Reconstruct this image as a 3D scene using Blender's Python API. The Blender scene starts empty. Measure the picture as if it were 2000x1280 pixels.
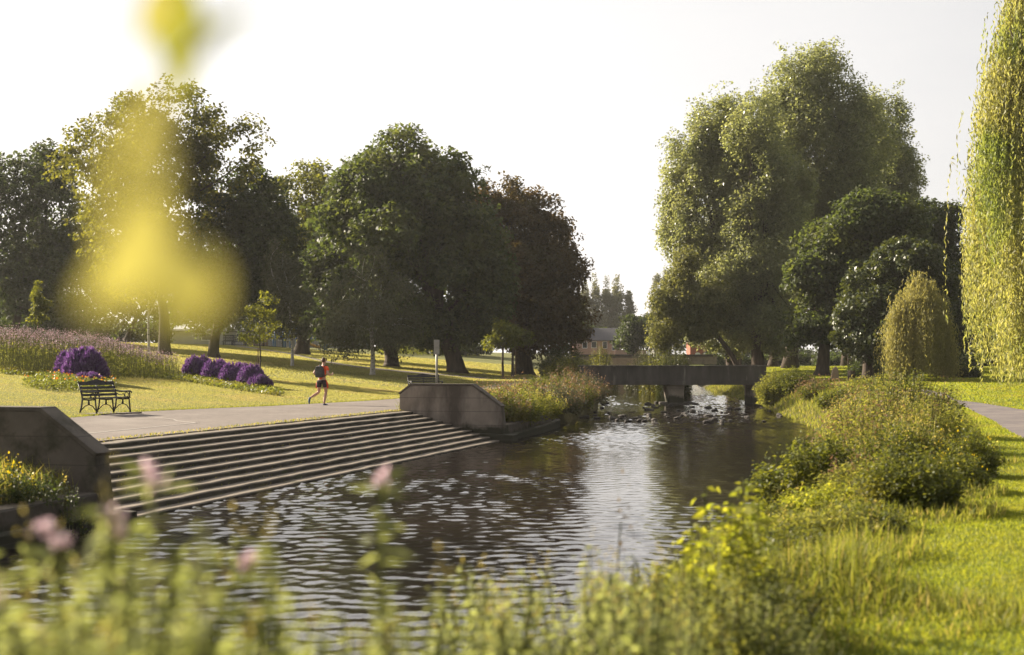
import bpy, math, random
import numpy as np
from mathutils import Vector, Matrix
rng = np.random.default_rng(11)
random.seed(5)
scene = bpy.context.scene
C = scene.collection
# ---------------------------------------------------------------- camera model (50 mm, eye 1.6 m above the riverside path)
F, HY, CZ = 2778.0, 708.0, 1.6
WATER = -0.95

def P(px, py, d):
    return np.array(((px - 1000) / F * d, d, CZ + (HY - py) / F * d))

def smooth(a, b, t):
    u = np.clip((t - a) / (b - a), 0, 1)
    return u * u * (3 - 2 * u)

# ---------------------------------------------------------------- lie of the land
TRX, TRY = -3.59, 46.8                 # upstream top corner of the river steps
UX, UY, NX, NY = .2468, .969, .969, -.2468
SL, SR = 24.3, 3.36                    # length and run of the steps
LY = [-60, -20, 10, 22.7, 46, 55.8, 65, 77, 86, 110, 150, 260, 900]
LX = [-26, -17.4, -9.48, -6.25, -.33, 1.7, 3.0, 4.6, 5.1, 6.4, 8.6, 16, 60]
RY = [-60, -20, -5, 4, 9, 13.5, 20.7, 24.3, 35, 50, 60, 86, 131, 160, 260, 900]
RX = [-20, -9, -5, -2.6, -.8, .9, 3.4, 4.9, 7.6, 10.9, 12.2, 14.9, 18.2, 20.5, 28, 75]

def xL(y): return np.interp(y, LY, LX)
def xR(y): return np.interp(y, RY, RX)

def sr(x, y):
    dx, dy = x - TRX, y - TRY
    return dx * UX + dy * UY, dx * NX + dy * NY

def wob(x, y):
    return (np.sin(x * .7 + y * .31) + np.sin(x * .23 - y * .53 + 1.3) + .6 * np.sin(x * 1.9 + .4) * np.sin(y * 1.3)) * .33

def ground(x, y):
    x = np.asarray(x, float); y = np.asarray(y, float)
    s, r = sr(x, y)
    w = np.maximum(-r - 6.0, 0)
    lawn = .08 * w - .0000 * w
    lawn = np.where(lawn > 3.2, 3.2 + (lawn - 3.2) * .35, lawn)
    lawn = np.minimum(lawn, 4.2)
    lawn = np.maximum(lawn, .010 * np.clip(y - 58, 0, 60)) + .02 * wob(x * .6, y * .6) * smooth(0, 6, w)
    v = xL(y) - x
    bank = np.where(v < 0, -1.7, np.where(v < 3.4, -.5 + .16 * v, .044 + .3 * (v - 3.4)))
    zl = np.minimum(lawn, bank)
    on_steps = (s > -SL - .15) & (s < .15) & (r > -.25)
    zl = np.where(on_steps, -1.7, zl)
    on_top = (s > -SL - 1.2) & (s < .6) & (r <= -.25) & (r > -3.5)
    zl = np.where(on_top, np.minimum(zl, 0) * 0 - .03, zl)
    v2 = x - xR(y)
    rise = .012 * np.clip(y - 50, 0, 95) * smooth(1, 6, v2)
    bank2 = np.where(v2 < 0, -1.7 + .0 * v2, -1.05 + 1.05 * smooth(-.3, 2.2, v2))
    zr = bank2 + rise + .03 * wob(x, y) * smooth(.5, 3, v2)
    return np.where(x < (xL(y) + xR(y)) / 2, zl, zr)

def gz(x, y): return float(ground(x, y))

def hit(px, py, lo=6, hi=420):
    """Where the ground shows at a given spot of the photograph."""
    d = lo
    while d < hi:
        p = P(px, py, d)
        if p[2] <= gz(p[0], p[1]): break
        d *= 1.004
    p = P(px, py, d)
    return Vector((p[0], p[1], gz(p[0], p[1])))

# ---------------------------------------------------------------- node materials
def new_mat(name):
    m = bpy.data.materials.new(name); m.use_nodes = True
    nt = m.node_tree; nt.nodes.clear()
    out = nt.nodes.new('ShaderNodeOutputMaterial')
    return m, nt, out

def nd(nt, t, **kw):
    n = nt.nodes.new(t)
    for k, v in kw.items(): setattr(n, k, v)
    return n

def mixc(nt, fac, a, b, bt='MIX'):
    n = nd(nt, 'ShaderNodeMix', data_type='RGBA', blend_type=bt)
    for sock, v in ((n.inputs[0], fac), (n.inputs[6], a), (n.inputs[7], b)):
        if isinstance(v, bpy.types.NodeSocket): nt.links.new(v, sock)
        elif isinstance(v, (int, float)): sock.default_value = v
        else: sock.default_value = (*v, 1)
    return n.outputs[2]

def noise(nt, scale, detail=4, rough=.55, vec=None, sc=None):
    n = nd(nt, 'ShaderNodeTexNoise'); n.inputs['Scale'].default_value = scale
    n.inputs['Detail'].default_value = detail; n.inputs['Roughness'].default_value = rough
    if vec is not None:
        if sc is not None:
            mp = nd(nt, 'ShaderNodeMapping'); mp.inputs['Scale'].default_value = sc
            nt.links.new(vec, mp.inputs['Vector']); vec = mp.outputs[0]
        nt.links.new(vec, n.inputs['Vector'])
    return n.outputs['Fac']

def ramp(nt, fac, a, b):
    n = nd(nt, 'ShaderNodeMapRange'); n.inputs[1].default_value = a; n.inputs[2].default_value = b
    nt.links.new(fac, n.inputs[0]); return n.outputs[0]

def leaf_mat(name, c1, c2, tr=.4, rough=.55, spec=.2, tint=(1.5, 1.35, .55), c3=None):
    m, nt, out = new_mat(name)
    g = nd(nt, 'ShaderNodeNewGeometry')
    col = mixc(nt, g.outputs['Random Per Island'], c1, c2)
    if c3:
        tc = nd(nt, 'ShaderNodeTexCoord')
        col = mixc(nt, ramp(nt, noise(nt, .35, 2, .5, tc.outputs['Object']), .5, .68), col, c3)
    p = nd(nt, 'ShaderNodeBsdfPrincipled'); p.inputs['Roughness'].default_value = rough
    p.inputs['Specular IOR Level'].default_value = spec
    nt.links.new(col, p.inputs['Base Color'])
    t = nd(nt, 'ShaderNodeBsdfTranslucent')
    nt.links.new(mixc(nt, 1, col, tint, 'MULTIPLY'), t.inputs['Color'])
    mx = nd(nt, 'ShaderNodeMixShader'); mx.inputs[0].default_value = tr
    nt.links.new(p.outputs[0], mx.inputs[1]); nt.links.new(t.outputs[0], mx.inputs[2])
    nt.links.new(mx.outputs[0], out.inputs['Surface'])
    return m

def surf(name, c1, c2, scale=6, rough=.85, bump=.3, bscale=None, sc=None, c3=None, c3scale=1., c3rng=(.5, .65), metal=0, c3sc=None, spec=.3, tide=None):
    m, nt, out = new_mat(name)
    tc = nd(nt, 'ShaderNodeTexCoord'); v = tc.outputs['Object']
    f = ramp(nt, noise(nt, scale, 6, .6, v, sc), .3, .7)
    col = mixc(nt, f, c1, c2)
    if c3: col = mixc(nt, ramp(nt, noise(nt, c3scale, 5, .65, v, c3sc), *c3rng), col, c3)
    if tide:                                  # algae and damp up to a ragged line above the water
        sx = nd(nt, 'ShaderNodeSeparateXYZ'); nt.links.new(v, sx.inputs[0])
        ad = nd(nt, 'ShaderNodeMath', operation='MULTIPLY_ADD'); nt.links.new(noise(nt, 2.2, 5, .7, v), ad.inputs[0]); ad.inputs[1].default_value = -.55; nt.links.new(sx.outputs['Z'], ad.inputs[2])
        col = mixc(nt, ramp(nt, ad.outputs[0], tide, tide - .16), col, (.038, .036, .022))
        jn = nd(nt, 'ShaderNodeMath', operation='PINGPONG'); nt.links.new(sx.outputs['Z'], jn.inputs[0]); jn.inputs[1].default_value = .22
        col = mixc(nt, ramp(nt, jn.outputs[0], .007, .003), col, (.06, .05, .042))
    p = nd(nt, 'ShaderNodeBsdfPrincipled'); p.inputs['Roughness'].default_value = rough
    p.inputs['Metallic'].default_value = metal; p.inputs['Specular IOR Level'].default_value = spec
    nt.links.new(col, p.inputs['Base Color'])
    if bump:
        b = nd(nt, 'ShaderNodeBump'); b.inputs['Strength'].default_value = bump; b.inputs['Distance'].default_value = .03
        nt.links.new(noise(nt, bscale or scale * 4, 6, .65, v, sc), b.inputs['Height'])
        nt.links.new(b.outputs[0], p.inputs['Normal'])
    nt.links.new(p.outputs[0], out.inputs['Surface'])
    return m

M = {}
T0 = (2.6, 2.3, .9); T1 = (2.1, 2.4, .8)
M['poplar'] = leaf_mat('poplar_leaf', (.11, .125, .062), (.22, .23, .125), .48, .40, .6, (2.3, 2.25, 1.2), c3=(.18, .185, .095))
M['ash'] = leaf_mat('ash_leaf', (.055, .065, .018), (.115, .12, .03), .5, tint=T0)
M['dark'] = leaf_mat('dark_leaf', (.033, .042, .022), (.068, .078, .034), .36, tint=T1, c3=(.042, .044, .02))
M['chestnut'] = leaf_mat('chestnut_leaf', (.042, .056, .026), (.09, .104, .042), .38, tint=(2.1, 2.2, .85), c3=(.115, .122, .042))
M['lime'] = leaf_mat('lime_leaf', (.06, .075, .018), (.12, .13, .03), .48, tint=T0)
M['copper'] = leaf_mat('copper_leaf', (.064, .048, .025), (.112, .080, .038), .38, tint=(1.85, 1.6, .7), c3=(.085, .075, .03))
M['birch'] = leaf_mat('birch_leaf', (.062, .066, .042), (.115, .112, .07), .30, tint=(1.9, 1.9, 1.0))
M['olive'] = leaf_mat('olive_leaf', (.10, .11, .045), (.19, .19, .08), .42, tint=(1.9, 1.8, .9))
M['glossy'] = leaf_mat('evergreen_leaf', (.035, .048, .02), (.07, .085, .03), .28, .42, .35, tint=T0)
M['willow'] = leaf_mat('willow_leaf', (.23, .235, .07), (.37, .35, .14), .52, .5, .3, (1.6, 1.55, .9), c3=(.19, .23, .055))
M['willow2'] = leaf_mat('small_willow_leaf', (.20, .195, .075), (.32, .29, .12), .48, tint=(1.6, 1.5, .85))
M['far'] = leaf_mat('far_poplar_leaf', (.08, .09, .05), (.13, .135, .075), .4, tint=(2, 1.8, 1))
M['bramble'] = leaf_mat('bramble_leaf', (.06, .08, .02), (.14, .15, .04), .45, .5, .3, (2.2, 2.0, .75), c3=(.13, .12, .04))
M['nettle'] = leaf_mat('nettle_leaf', (.13, .15, .04), (.24, .24, .075), .52, .6, .12, (1.9, 1.75, .8))
M['soft'] = leaf_mat('soft_weed_leaf', (.20, .22, .09), (.34, .355, .165), .56, .6, .1, (1.45, 1.45, .85))
M['bright'] = leaf_mat('bright_leaf', (.17, .2, .035), (.30, .30, .065), .55, .55, .15, (1.8, 1.7, .6))
M['straw'] = leaf_mat('straw_blade', (.24, .21, .075), (.38, .33, .14), .5, .6, .1, (1.6, 1.45, .8))
M['rust'] = leaf_mat('rust_seedhead', (.18, .12, .075), (.27, .19, .12), .4, tint=(1.3, 1, .8))
M['lawn'] = leaf_mat('lawn_blade', (.17, .175, .065), (.29, .28, .12), .5, .5, .25, (2.0, 1.85, 1.0), c3=(.27, .235, .12))
M['lawn_r'] = leaf_mat('lush_lawn_blade', (.14, .18, .03), (.26, .27, .055), .5, .5, .25, (2.1, 1.95, .65), c3=(.22, .21, .06))
M['longgrass'] = leaf_mat('long_grass_blade', (.11, .135, .03), (.23, .23, .07), .5, .6, .12, (1.8, 1.7, .7))
M['pink'] = leaf_mat('pink_petal', (.6, .47, .50), (.72, .60, .63), .6, tint=(1.0, .9, .95))
M['purple'] = leaf_mat('purple_petal', (.10, .06, .14), (.20, .12, .26), .4, tint=(1.2, .8, 1.3))
M['mauve'] = leaf_mat('mauve_petal', (.23, .18, .18), (.34, .27, .26), .4, tint=(1.1, .9, 1))
M['orange'] = leaf_mat('orange_petal', (.6, .16, .02), (.75, .35, .04), .3, tint=(1.1, .9, .7))
M['yellow'] = leaf_mat('yellow_petal', (.6, .45, .03), (.7, .6, .06), .3)
M['sprig_green'] = leaf_mat('green_sprig_leaf', (.20, .22, .035), (.24, .25, .05), .5, .5, .3, (1.5, 1.4, .6))
M['sprig'] = leaf_mat('sunlit_sprig_leaf', (.26, .255, .08), (.34, .315, .12), .52, .5, .3, (1.4, 1.3, .85))
M['bark'] = surf('bark', (.045, .032, .024), (.11, .082, .06), 5, .9, .9, 14, (1, 1, .25))
M['birchbark'] = surf('birch_bark', (.42, .38, .35), (.6, .55, .5), 6, .8, .3, None, (1, 1, 3), (.06, .05, .045), 5, (.56, .62), c3sc=(.6, .6, 3))
M['stem'] = surf('stem', (.09, .1, .03), (.16, .15, .06), 20, .8, 0)
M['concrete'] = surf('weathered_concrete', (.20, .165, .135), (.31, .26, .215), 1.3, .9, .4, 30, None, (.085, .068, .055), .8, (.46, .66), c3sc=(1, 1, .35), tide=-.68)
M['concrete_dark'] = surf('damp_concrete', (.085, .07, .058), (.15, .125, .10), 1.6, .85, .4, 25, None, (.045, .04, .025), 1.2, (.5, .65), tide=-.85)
M['riser'] = surf('mossy_shaded_riser', (.035, .031, .022), (.085, .074, .058), 2.6, .95, .5, 26, (1, 1, .5), (.05, .058, .022), 1.3, (.55, .7))  # moss and dirt, plus the risers' shade darkened into the colour
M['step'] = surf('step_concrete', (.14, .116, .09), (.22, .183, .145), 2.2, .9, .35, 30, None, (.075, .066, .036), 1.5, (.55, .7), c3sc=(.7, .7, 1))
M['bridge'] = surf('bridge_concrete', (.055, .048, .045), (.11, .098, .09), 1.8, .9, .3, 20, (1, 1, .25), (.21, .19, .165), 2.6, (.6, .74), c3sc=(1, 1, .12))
M['asphalt'] = surf('asphalt', (.135, .112, .098), (.19, .158, .138), 3, .9, .35, 120, None, (.22, .19, .165), .35, (.52, .7))
M['asphalt_r'] = surf('dark_asphalt', (.115, .098, .098), (.175, .15, .145), 3, .9, .35, 120, None, (.21, .18, .16), .6, (.5, .7))
M['paint'] = surf('white_line', (.27, .245, .22), (.34, .31, .28), 9, .8, 0)
M['black_wood'] = surf('black_painted_wood', (.022, .021, .026), (.05, .046, .052), 9, .55, .15, None, (1, 6, 6))
M['iron'] = surf('black_iron', (.012, .011, .014), (.025, .023, .026), 30, .45, .1)
M['brick'] = surf('red_brick', (.27, .085, .055), (.36, .13, .085), 8, .9, .2)
M['pinkbrick'] = surf('pale_brick', (.33, .2, .155), (.42, .27, .21), 5, .9, .2)
M['slate'] = surf('slate_roof', (.05, .048, .055), (.085, .08, .088), 4, .7, .2)
M['white'] = surf('white_paint', (.62, .6, .57), (.75, .72, .69), 4, .6, 0)
M['pale'] = surf('pale_render', (.24, .235, .23), (.32, .31, .30), .6, .9, .1)
M['glass'] = surf('window_glass', (.03, .035, .04), (.06, .065, .07), 2, .15, 0)
M['wood'] = surf('brown_wood', (.16, .1, .06), (.25, .16, .1), 5, .8, .3, None, (6, 6, 1))
M['blue'] = surf('blue_paint', (.05, .12, .3), (.08, .17, .38), 3, .5, 0)
M['yellowpaint'] = surf('yellow_paint', (.55, .3, .06), (.62, .36, .09), 3, .5, 0)
M['grey_metal'] = surf('grey_metal', (.24, .23, .215), (.34, .325, .305), 6, .5, .1, metal=.3)
M['rock'] = surf('wet_rock', (.03, .026, .022), (.075, .064, .055), 5, .75, .5)
M['stone'] = surf('sandstone', (.3, .22, .15), (.4, .3, .21), 4, .9, .5)
M['soil'] = surf('soil', (.06, .045, .03), (.11, .08, .05), 5, .95, .6)
M['skin'] = surf('skin', (.48, .27, .19), (.55, .32, .23), 8, .5, 0)
M['shirt'] = surf('orange_shirt', (.78, .07, .010), (.86, .105, .016), 8, .7, .1)
M['shorts'] = surf('black_shorts', (.02, .015, .02), (.035, .025, .03), 8, .8, .1)
M['redtrim'] = surf('red_panel', (.65, .06, .025), (.75, .09, .03), 8, .8, 0)
M['hair'] = surf('brown_hair', (.045, .022, .012), (.09, .045, .025), 30, .6, .3)
M['pack'] = surf('grey_backpack', (.04, .042, .044), (.075, .078, .078), 12, .7, .2)
M['shoe'] = surf('blue_shoe', (.012, .04, .11), (.02, .07, .17), 12, .6, .1)
M['water_stone'] = M['rock']

# the ground: mown grass away from the river, earth and moss on the banks
def ground_mat():
    m, nt, out = new_mat('park_ground')
    tc = nd(nt, 'ShaderNodeTexCoord'); v = tc.outputs['Object']
    at = nd(nt, 'ShaderNodeAttribute', attribute_name='soil')
    a = mixc(nt, ramp(nt, noise(nt, .22, 5, .6, v), .35, .65), (.14, .142, .05), (.235, .22, .09))
    a = mixc(nt, ramp(nt, noise(nt, 5, 5, .7, v), .4, .7), a, (.10, .115, .024))
    lush = nd(nt, 'ShaderNodeAttribute', attribute_name='lush')
    b = mixc(nt, ramp(nt, noise(nt, .5, 5, .65, v), .35, .65), (.10, .135, .02), (.165, .19, .03))
    a = mixc(nt, lush.outputs['Fac'], a, b)
    s = mixc(nt, ramp(nt, noise(nt, 1.5, 5, .6, v), .35, .65), (.05, .045, .022), (.10, .085, .035))
    col = mixc(nt, at.outputs['Fac'], a, s)
    p = nd(nt, 'ShaderNodeBsdfPrincipled'); p.inputs['Roughness'].default_value = .95; p.inputs['Specular IOR Level'].default_value = .1
    nt.links.new(col, p.inputs['Base Color'])
    bm = nd(nt, 'ShaderNodeBump'); bm.inputs['Strength'].default_value = .6; bm.inputs['Distance'].default_value = .06
    nt.links.new(noise(nt, 14, 6, .7, v), bm.inputs['Height']); nt.links.new(bm.outputs[0], p.inputs['Normal'])
    nt.links.new(p.outputs[0], out.inputs['Surface'])
    return m

def water_mat():
    m, nt, out = new_mat('river_water')
    tc = nd(nt, 'ShaderNodeTexCoord'); v = tc.outputs['Object']
    p = nd(nt, 'ShaderNodeBsdfPrincipled')
    col = mixc(nt, ramp(nt, noise(nt, .3, 3, .5, v), .35, .7), (.012, .009, .007), (.024, .017, .012))
    nt.links.new(col, p.inputs['Base Color'])
    p.inputs['Roughness'].default_value = .04; p.inputs['IOR'].default_value = 1.6
    b = nd(nt, 'ShaderNodeBump'); b.inputs['Strength'].default_value = .35; b.inputs['Distance'].default_value = .012
    nt.links.new(noise(nt, 5.5, 3, .5, v, (.8, 1.3, 1)), b.inputs['Height']); nt.links.new(b.outputs[0], p.inputs['Normal'])
    nt.links.new(p.outputs[0], out.inputs['Surface'])
    return m

# ---------------------------------------------------------------- mesh helpers
class MB:
    """Collects shapes and links them as ONE mesh object."""
    def __init__(s): s.v = []; s.f = []; s.m = []; s.sm = []
    def add(s, verts, faces, mi=0, smooth_=False):
        o = len(s.v); s.v += [tuple(map(float, q)) for q in verts]
        for f in faces: s.f.append([i + o for i in f]); s.m.append(mi); s.sm.append(smooth_)
        return s
    def box(s, x0, x1, y0, y1, z0, z1, mi=0, mat=None):
        vs = [Vector((x, y, z)) for z in (z0, z1) for y in (y0, y1) for x in (x0, x1)]
        if mat is not None: vs = [mat @ q for q in vs]
        return s.add(vs, [(0, 2, 3, 1), (4, 5, 7, 6), (0, 1, 5, 4), (2, 6, 7, 3), (0, 4, 6, 2), (1, 3, 7, 5)], mi)
    def tube(s, pts, rad, n=8, mi=0, sx=1.0):
        pts = [Vector(q) for q in pts]; k = len(pts)
        if isinstance(rad, (int, float)): rad = [rad] * k
        vs = []
        for i, q in enumerate(pts):
            t = (pts[min(i + 1, k - 1)] - pts[max(i - 1, 0)]).normalized()
            a = Vector((1, 0, 0)) if abs(t.x) < .8 else Vector((0, 1, 0))
            b = t.cross(a).normalized(); a = b.cross(t)
            for j in range(n):
                th = 2 * math.pi * j / n
                vs.append(q + (a * math.cos(th) * sx + b * math.sin(th)) * rad[i])
        fs = [(i * n + j, i * n + (j + 1) % n, (i + 1) * n + (j + 1) % n, (i + 1) * n + j) for i in range(k - 1) for j in range(n)]
        fs += [tuple(reversed(range(n))), tuple(range((k - 1) * n, k * n))]
        return s.add(vs, fs, mi, True)
    def prism(s, poly, y0, y1, mi=0, mat=None):
        """poly in x-z, extruded along y"""
        n = len(poly)
        vs = [Vector((x, y0, z)) for x, z in poly] + [Vector((x, y1, z)) for x, z in poly]
        if mat is not None: vs = [mat @ q for q in vs]
        fs = [tuple(range(n)), tuple(reversed(range(n, 2 * n)))] + [(i, n + i, n + (i + 1) % n, (i + 1) % n) for i in range(n)]
        return s.add(vs, fs, mi)
    def build(s, name, mats, parent=None, bevel=0, loc=(0, 0, 0)):
        me = bpy.data.meshes.new(name); me.from_pydata(s.v, [], s.f)
        mats = mats if isinstance(mats, (list, tuple)) else [mats]
        for m in mats: me.materials.append(m)
        me.polygons.foreach_set('material_index', s.m); me.polygons.foreach_set('use_smooth', s.sm)
        import bmesh
        bm = bmesh.new(); bm.from_mesh(me); bmesh.ops.recalc_face_normals(bm, faces=bm.faces)
        if bevel:
            bmesh.ops.bevel(bm, geom=[e for e in bm.edges if len(e.link_faces) == 2 and e.calc_face_angle(0) > .5], offset=bevel, segments=2, affect='EDGES', profile=.6)
        bm.to_mesh(me); bm.free()
        return link(name, me, parent, loc)

def link(name, me, parent=None, loc=(0, 0, 0)):
    o = bpy.data.objects.new(name, me); C.objects.link(o); o.location = loc
    if parent is not None: o.parent = parent
    return o

def tag(o, label=None, cat=None, group=None, kind=None):
    if label: o['label'] = label
    if cat: o['category'] = cat
    if group: o['group'] = group
    if kind: o['kind'] = kind
    return o

def thing(name, label, cat, loc=(0, 0, 0), rz=0, group=None):
    o = bpy.data.objects.new(name, None); C.objects.link(o)
    o.location = loc; o.rotation_euler = (0, 0, rz); o.empty_display_size = .2
    return tag(o, label, cat, group)

def dup(root, loc, rz=0, label=None, group=None, scale=1):
    r = root.copy(); C.objects.link(r); r.location = loc; r.rotation_euler = (0, 0, rz); r.scale = (scale,) * 3
    if label: r['label'] = label
    if group: r['group'] = group
    for ch in list(root.children):
        c = ch.copy(); C.objects.link(c); c.parent = r
        for g in ch.children:
            d = g.copy(); C.objects.link(d); d.parent = c
    return r

def unit(a): return a / (np.linalg.norm(a, axis=-1, keepdims=True) + 1e-9)

def quad_mesh(name, V, mats, idx=None):
    """V (N,4,3): one quad each, folded about its first-to-third diagonal."""
    n = len(V); me = bpy.data.meshes.new(name)
    me.vertices.add(4 * n); me.vertices.foreach_set('co', V.reshape(-1).astype(np.float32))
    me.loops.add(4 * n); me.loops.foreach_set('vertex_index', np.arange(4 * n, dtype=np.int32))
    me.polygons.add(n); me.polygons.foreach_set('loop_start', np.arange(0, 4 * n, 4, dtype=np.int32))
    for m in (mats if isinstance(mats, (list, tuple)) else [mats]): me.materials.append(m)
    if idx is not None: me.polygons.foreach_set('material_index', np.asarray(idx, np.int32))
    me.update(calc_edges=True)
    return me

def leaves(pos, size, nrm=None, tan=None, asp=.55, fold=.12):
    n = len(pos); size = np.broadcast_to(np.asarray(size, float), (n,))[:, None]
    if nrm is None: nrm = rng.normal(size=(n, 3))
    nrm = unit(nrm)
    if tan is None: tan = rng.normal(size=(n, 3))
    b = unit(np.cross(nrm, tan)); t = np.cross(b, nrm)
    asp = np.broadcast_to(np.asarray(asp, float), (n,))[:, None]
    h = nrm * size * fold
    m = pos - t * size * .08
    return np.stack((pos - t * size * .5, m + b * size * asp * .5 + h, pos + t * size * .5, m - b * size * asp * .5 + h), 1)

def blades(base, height, width, lean=.35):
    n = len(base); h = np.broadcast_to(np.asarray(height, float), (n,))[:, None]
    a = rng.uniform(0, 2 * np.pi, n); d = np.stack((np.cos(a), np.sin(a), np.zeros(n)), 1)
    a2 = rng.uniform(0, 2 * np.pi, n); sd = np.stack((np.cos(a2), np.sin(a2), np.zeros(n)), 1) * np.broadcast_to(np.asarray(width, float), (n,))[:, None] * .5
    l = rng.uniform(0, lean, n)[:, None]; up = np.array((0, 0, 1.))
    mid = base + up * h * .5 + d * h * l * .25
    return np.stack((base, mid + sd, base + up * h * (1 - l * .3) + d * h * l, mid - sd), 1)

# ---------------------------------------------------------------- trees
def ball(n):
    return unit(rng.normal(size=(n, 3))) * (rng.random((n, 1)) ** (1 / 3))

def crown_quads(lobes, n, leaf, clump, out_w=.5, droop=0, asp=.6, shell=(.5, 1.0), perclump=30, flat=.7, bough=.46, nb=15, stray=.14, tall=1.0, shoots=0):
    """lobe > bough > clump > leaf, so light catches lumps of several sizes and gaps stay open between them"""
    lobes = np.array(lobes, float)                 # x y z rx ry rz
    area = (lobes[:, 3] * lobes[:, 5] * lobes[:, 4]) ** (2 / 3); area = area / area.sum()
    B = []; BR = []; BD = []
    for l, ar in zip(lobes, area):
        k = nb + int(len(lobes) * nb * ar * .35)
        d = unit(rng.normal(size=(k, 3)) + np.array((0, 0, .15)))
        f = shell[0] + (1 - shell[0]) * rng.random(k) ** .6
        sz = bough * rng.uniform(.45, 1.3, k)
        B.append(l[:3] + d * l[3:] * (f * (1.03 - sz * .55))[:, None]); BR.append(sz[:, None] * l[3:] * np.array((1, 1, tall))); BD.append(d)
    B = np.concatenate(B); BR = np.concatenate(BR); BD = np.concatenate(BD)
    q = np.sqrt((((B[:, None] - lobes[None, :, :3]) / lobes[None, :, 3:]) ** 2).sum(2)).min(1)
    keep = q > shell[0] * .62
    B, BR, BD = B[keep], BR[keep], BD[keep]
    vol = np.prod(BR, 1) ** (2 / 3); kcl = max(20, int(n / perclump))
    bi = rng.choice(len(B), kcl, p=vol / vol.sum())
    d = unit(rng.normal(size=(kcl, 3)) + BD[bi] * .6 + np.array((0, 0, .12)))
    c = B[bi] + d * BR[bi] * (.55 + .47 * rng.random(kcl) ** .7)[:, None]
    out = rng.random(kcl) < stray; c[out] += ((d + np.array((0, 0, shoots))) * BR[bi])[out] * rng.uniform(.1, .45, (out.sum(), 1))
    cs = clump * rng.uniform(.55, 1.25, kcl) * np.where(out, .7, 1)
    cnt = np.maximum(5, (perclump * (cs / clump) ** 1.6).astype(int)); ci = np.repeat(np.arange(kcl), cnt); m = len(ci)
    pos = c[ci] + ball(m) * np.array((1, 1, flat)) * (cs[ci] * .62)[:, None]
    if droop: pos[:, 2] -= droop * rng.random(m) ** 2 * cs[ci] * 1.6
    nr = d[ci] * out_w + np.array((0, 0, .45)) + rng.normal(size=(m, 3)) * .55
    tan = rng.normal(size=(m, 3)) * .8 + np.array((0, 0, -.7 - droop * 2)) + d[ci] * .7
    return leaves(pos, leaf * rng.uniform(.65, 1.35, m), nr, tan, asp)

def limb(mb, a, b, r0, r1, bend=.12, seg=5):
    a = np.array(a, float); b = np.array(b, float); L = np.linalg.norm(b - a)
    pts = []; w = rng.normal(size=3) * L * bend
    for i in range(seg + 1):
        t = i / seg; q = a + (b - a) * t + w * math.sin(math.pi * t) * .6
        q[2] += L * .08 * math.sin(math.pi * t)
        pts.append(q)
    mb.tube(pts, [r0 + (r1 - r0) * (i / seg) ** .8 for i in range(seg + 1)], 7)

def tree(name, label, cat, px, d, lobes, n, leaf, mat, tr=.35, bark='bark', clump=1.3, group=None, trunk_top=None, lean=0, depth=1.0, limbs=7, py=None, **kw):
    if py is not None:
        b = hit(px, py); d = b.y; base = np.array(b)
    else:
        x = (px - 1000) / F * d; base = np.array((x, d, gz(x, d)))
    t = thing(name, label, cat, base, 0, group)
    L = []
    for lb in lobes:
        c = P(lb[0], lb[1], d); rx = lb[2] / F * d * 1.10; rz = lb[3] / F * d * 1.10
        dy = lb[4] / F * d if len(lb) > 4 else rng.uniform(-.25, .25) * rx
        c[1] += dy; c[0] += dy * (lb[0] - 1000) / F
        L.append((*(c - base), rx, max(.6 * rz, rx) * depth, rz))
    zs = [l[2] - l[5] for l in L]; zt = max(l[2] for l in L)
    mb = MB()
    tt = trunk_top or max(1.2, min(zs) + .35 * (zt - min(zs)))
    cx = np.average([l[0] for l in L], weights=[l[3] for l in L]) * .5 + lean
    k = 9; pts = []; rad = []
    for i in range(k + 1):
        u = i / k
        pts.append((cx * u ** 1.6 + tr * .25 * math.sin(u * 5 + px), tr * .25 * math.sin(u * 4 + d), -.25 + (tt + .25) * u))
        rad.append(tr * (1 - .45 * u) * (1 + .6 * math.exp(-u * 16)))
    mb.tube(pts, rad, 12)
    top = pts[-1]
    order = sorted(L, key=lambda l: -l[3] * l[5])
    for j, l in enumerate(order[:limbs + 3]):
        tip = (l[0], l[1], l[2] + l[5] * .35)
        src = pts[-1 - (j % 3)]
        limb(mb, src, tip, tr * .42, tr * .08)
        for q in range(3):
            e = unit(rng.normal(size=3)) * np.array(l[3:]) * .75
            limb(mb, np.array(src) * .35 + np.array(tip) * .65, np.array(l[:3]) + e, tr * .17, tr * .03, .1, 4)
    mb.build('trunk', M[bark], t)
    me = quad_mesh('crown', crown_quads(L, int(n * 1.75), leaf * 1.08, clump, **kw), M[mat])
    link('crown', me, t)
    return t

def hedge(label, px0, px1, d, top, n, leaf=.4, mat='dark', depth=3.0):
    x0, x1 = (px0 - 1000) / F * d, (px1 - 1000) / F * d; cx = (x0 + x1) / 2; zb = gz(cx, d); h = CZ + (HY - top) / F * d - zb
    x = rng.uniform(x0, x1, n) - cx; y = rng.uniform(-depth / 2, depth / 2, n)
    hh = h * (.78 + .13 * np.sin(x * .55 + px0) + .09 * np.sin(x * 1.7 + d))
    z = hh * rng.random(n) ** .7
    t = thing('hedge', label, 'hedge', (cx, d, zb)); p = np.stack((x, y, z), 1) + rng.normal(size=(n, 3)) * .12
    link('foliage', quad_mesh('foliage', leaves(p, leaf * rng.uniform(.6, 1.3, n), rng.normal(size=(n, 3)) + np.array((0, -.4, .5)), None, .6), M[mat]), t)

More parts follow.
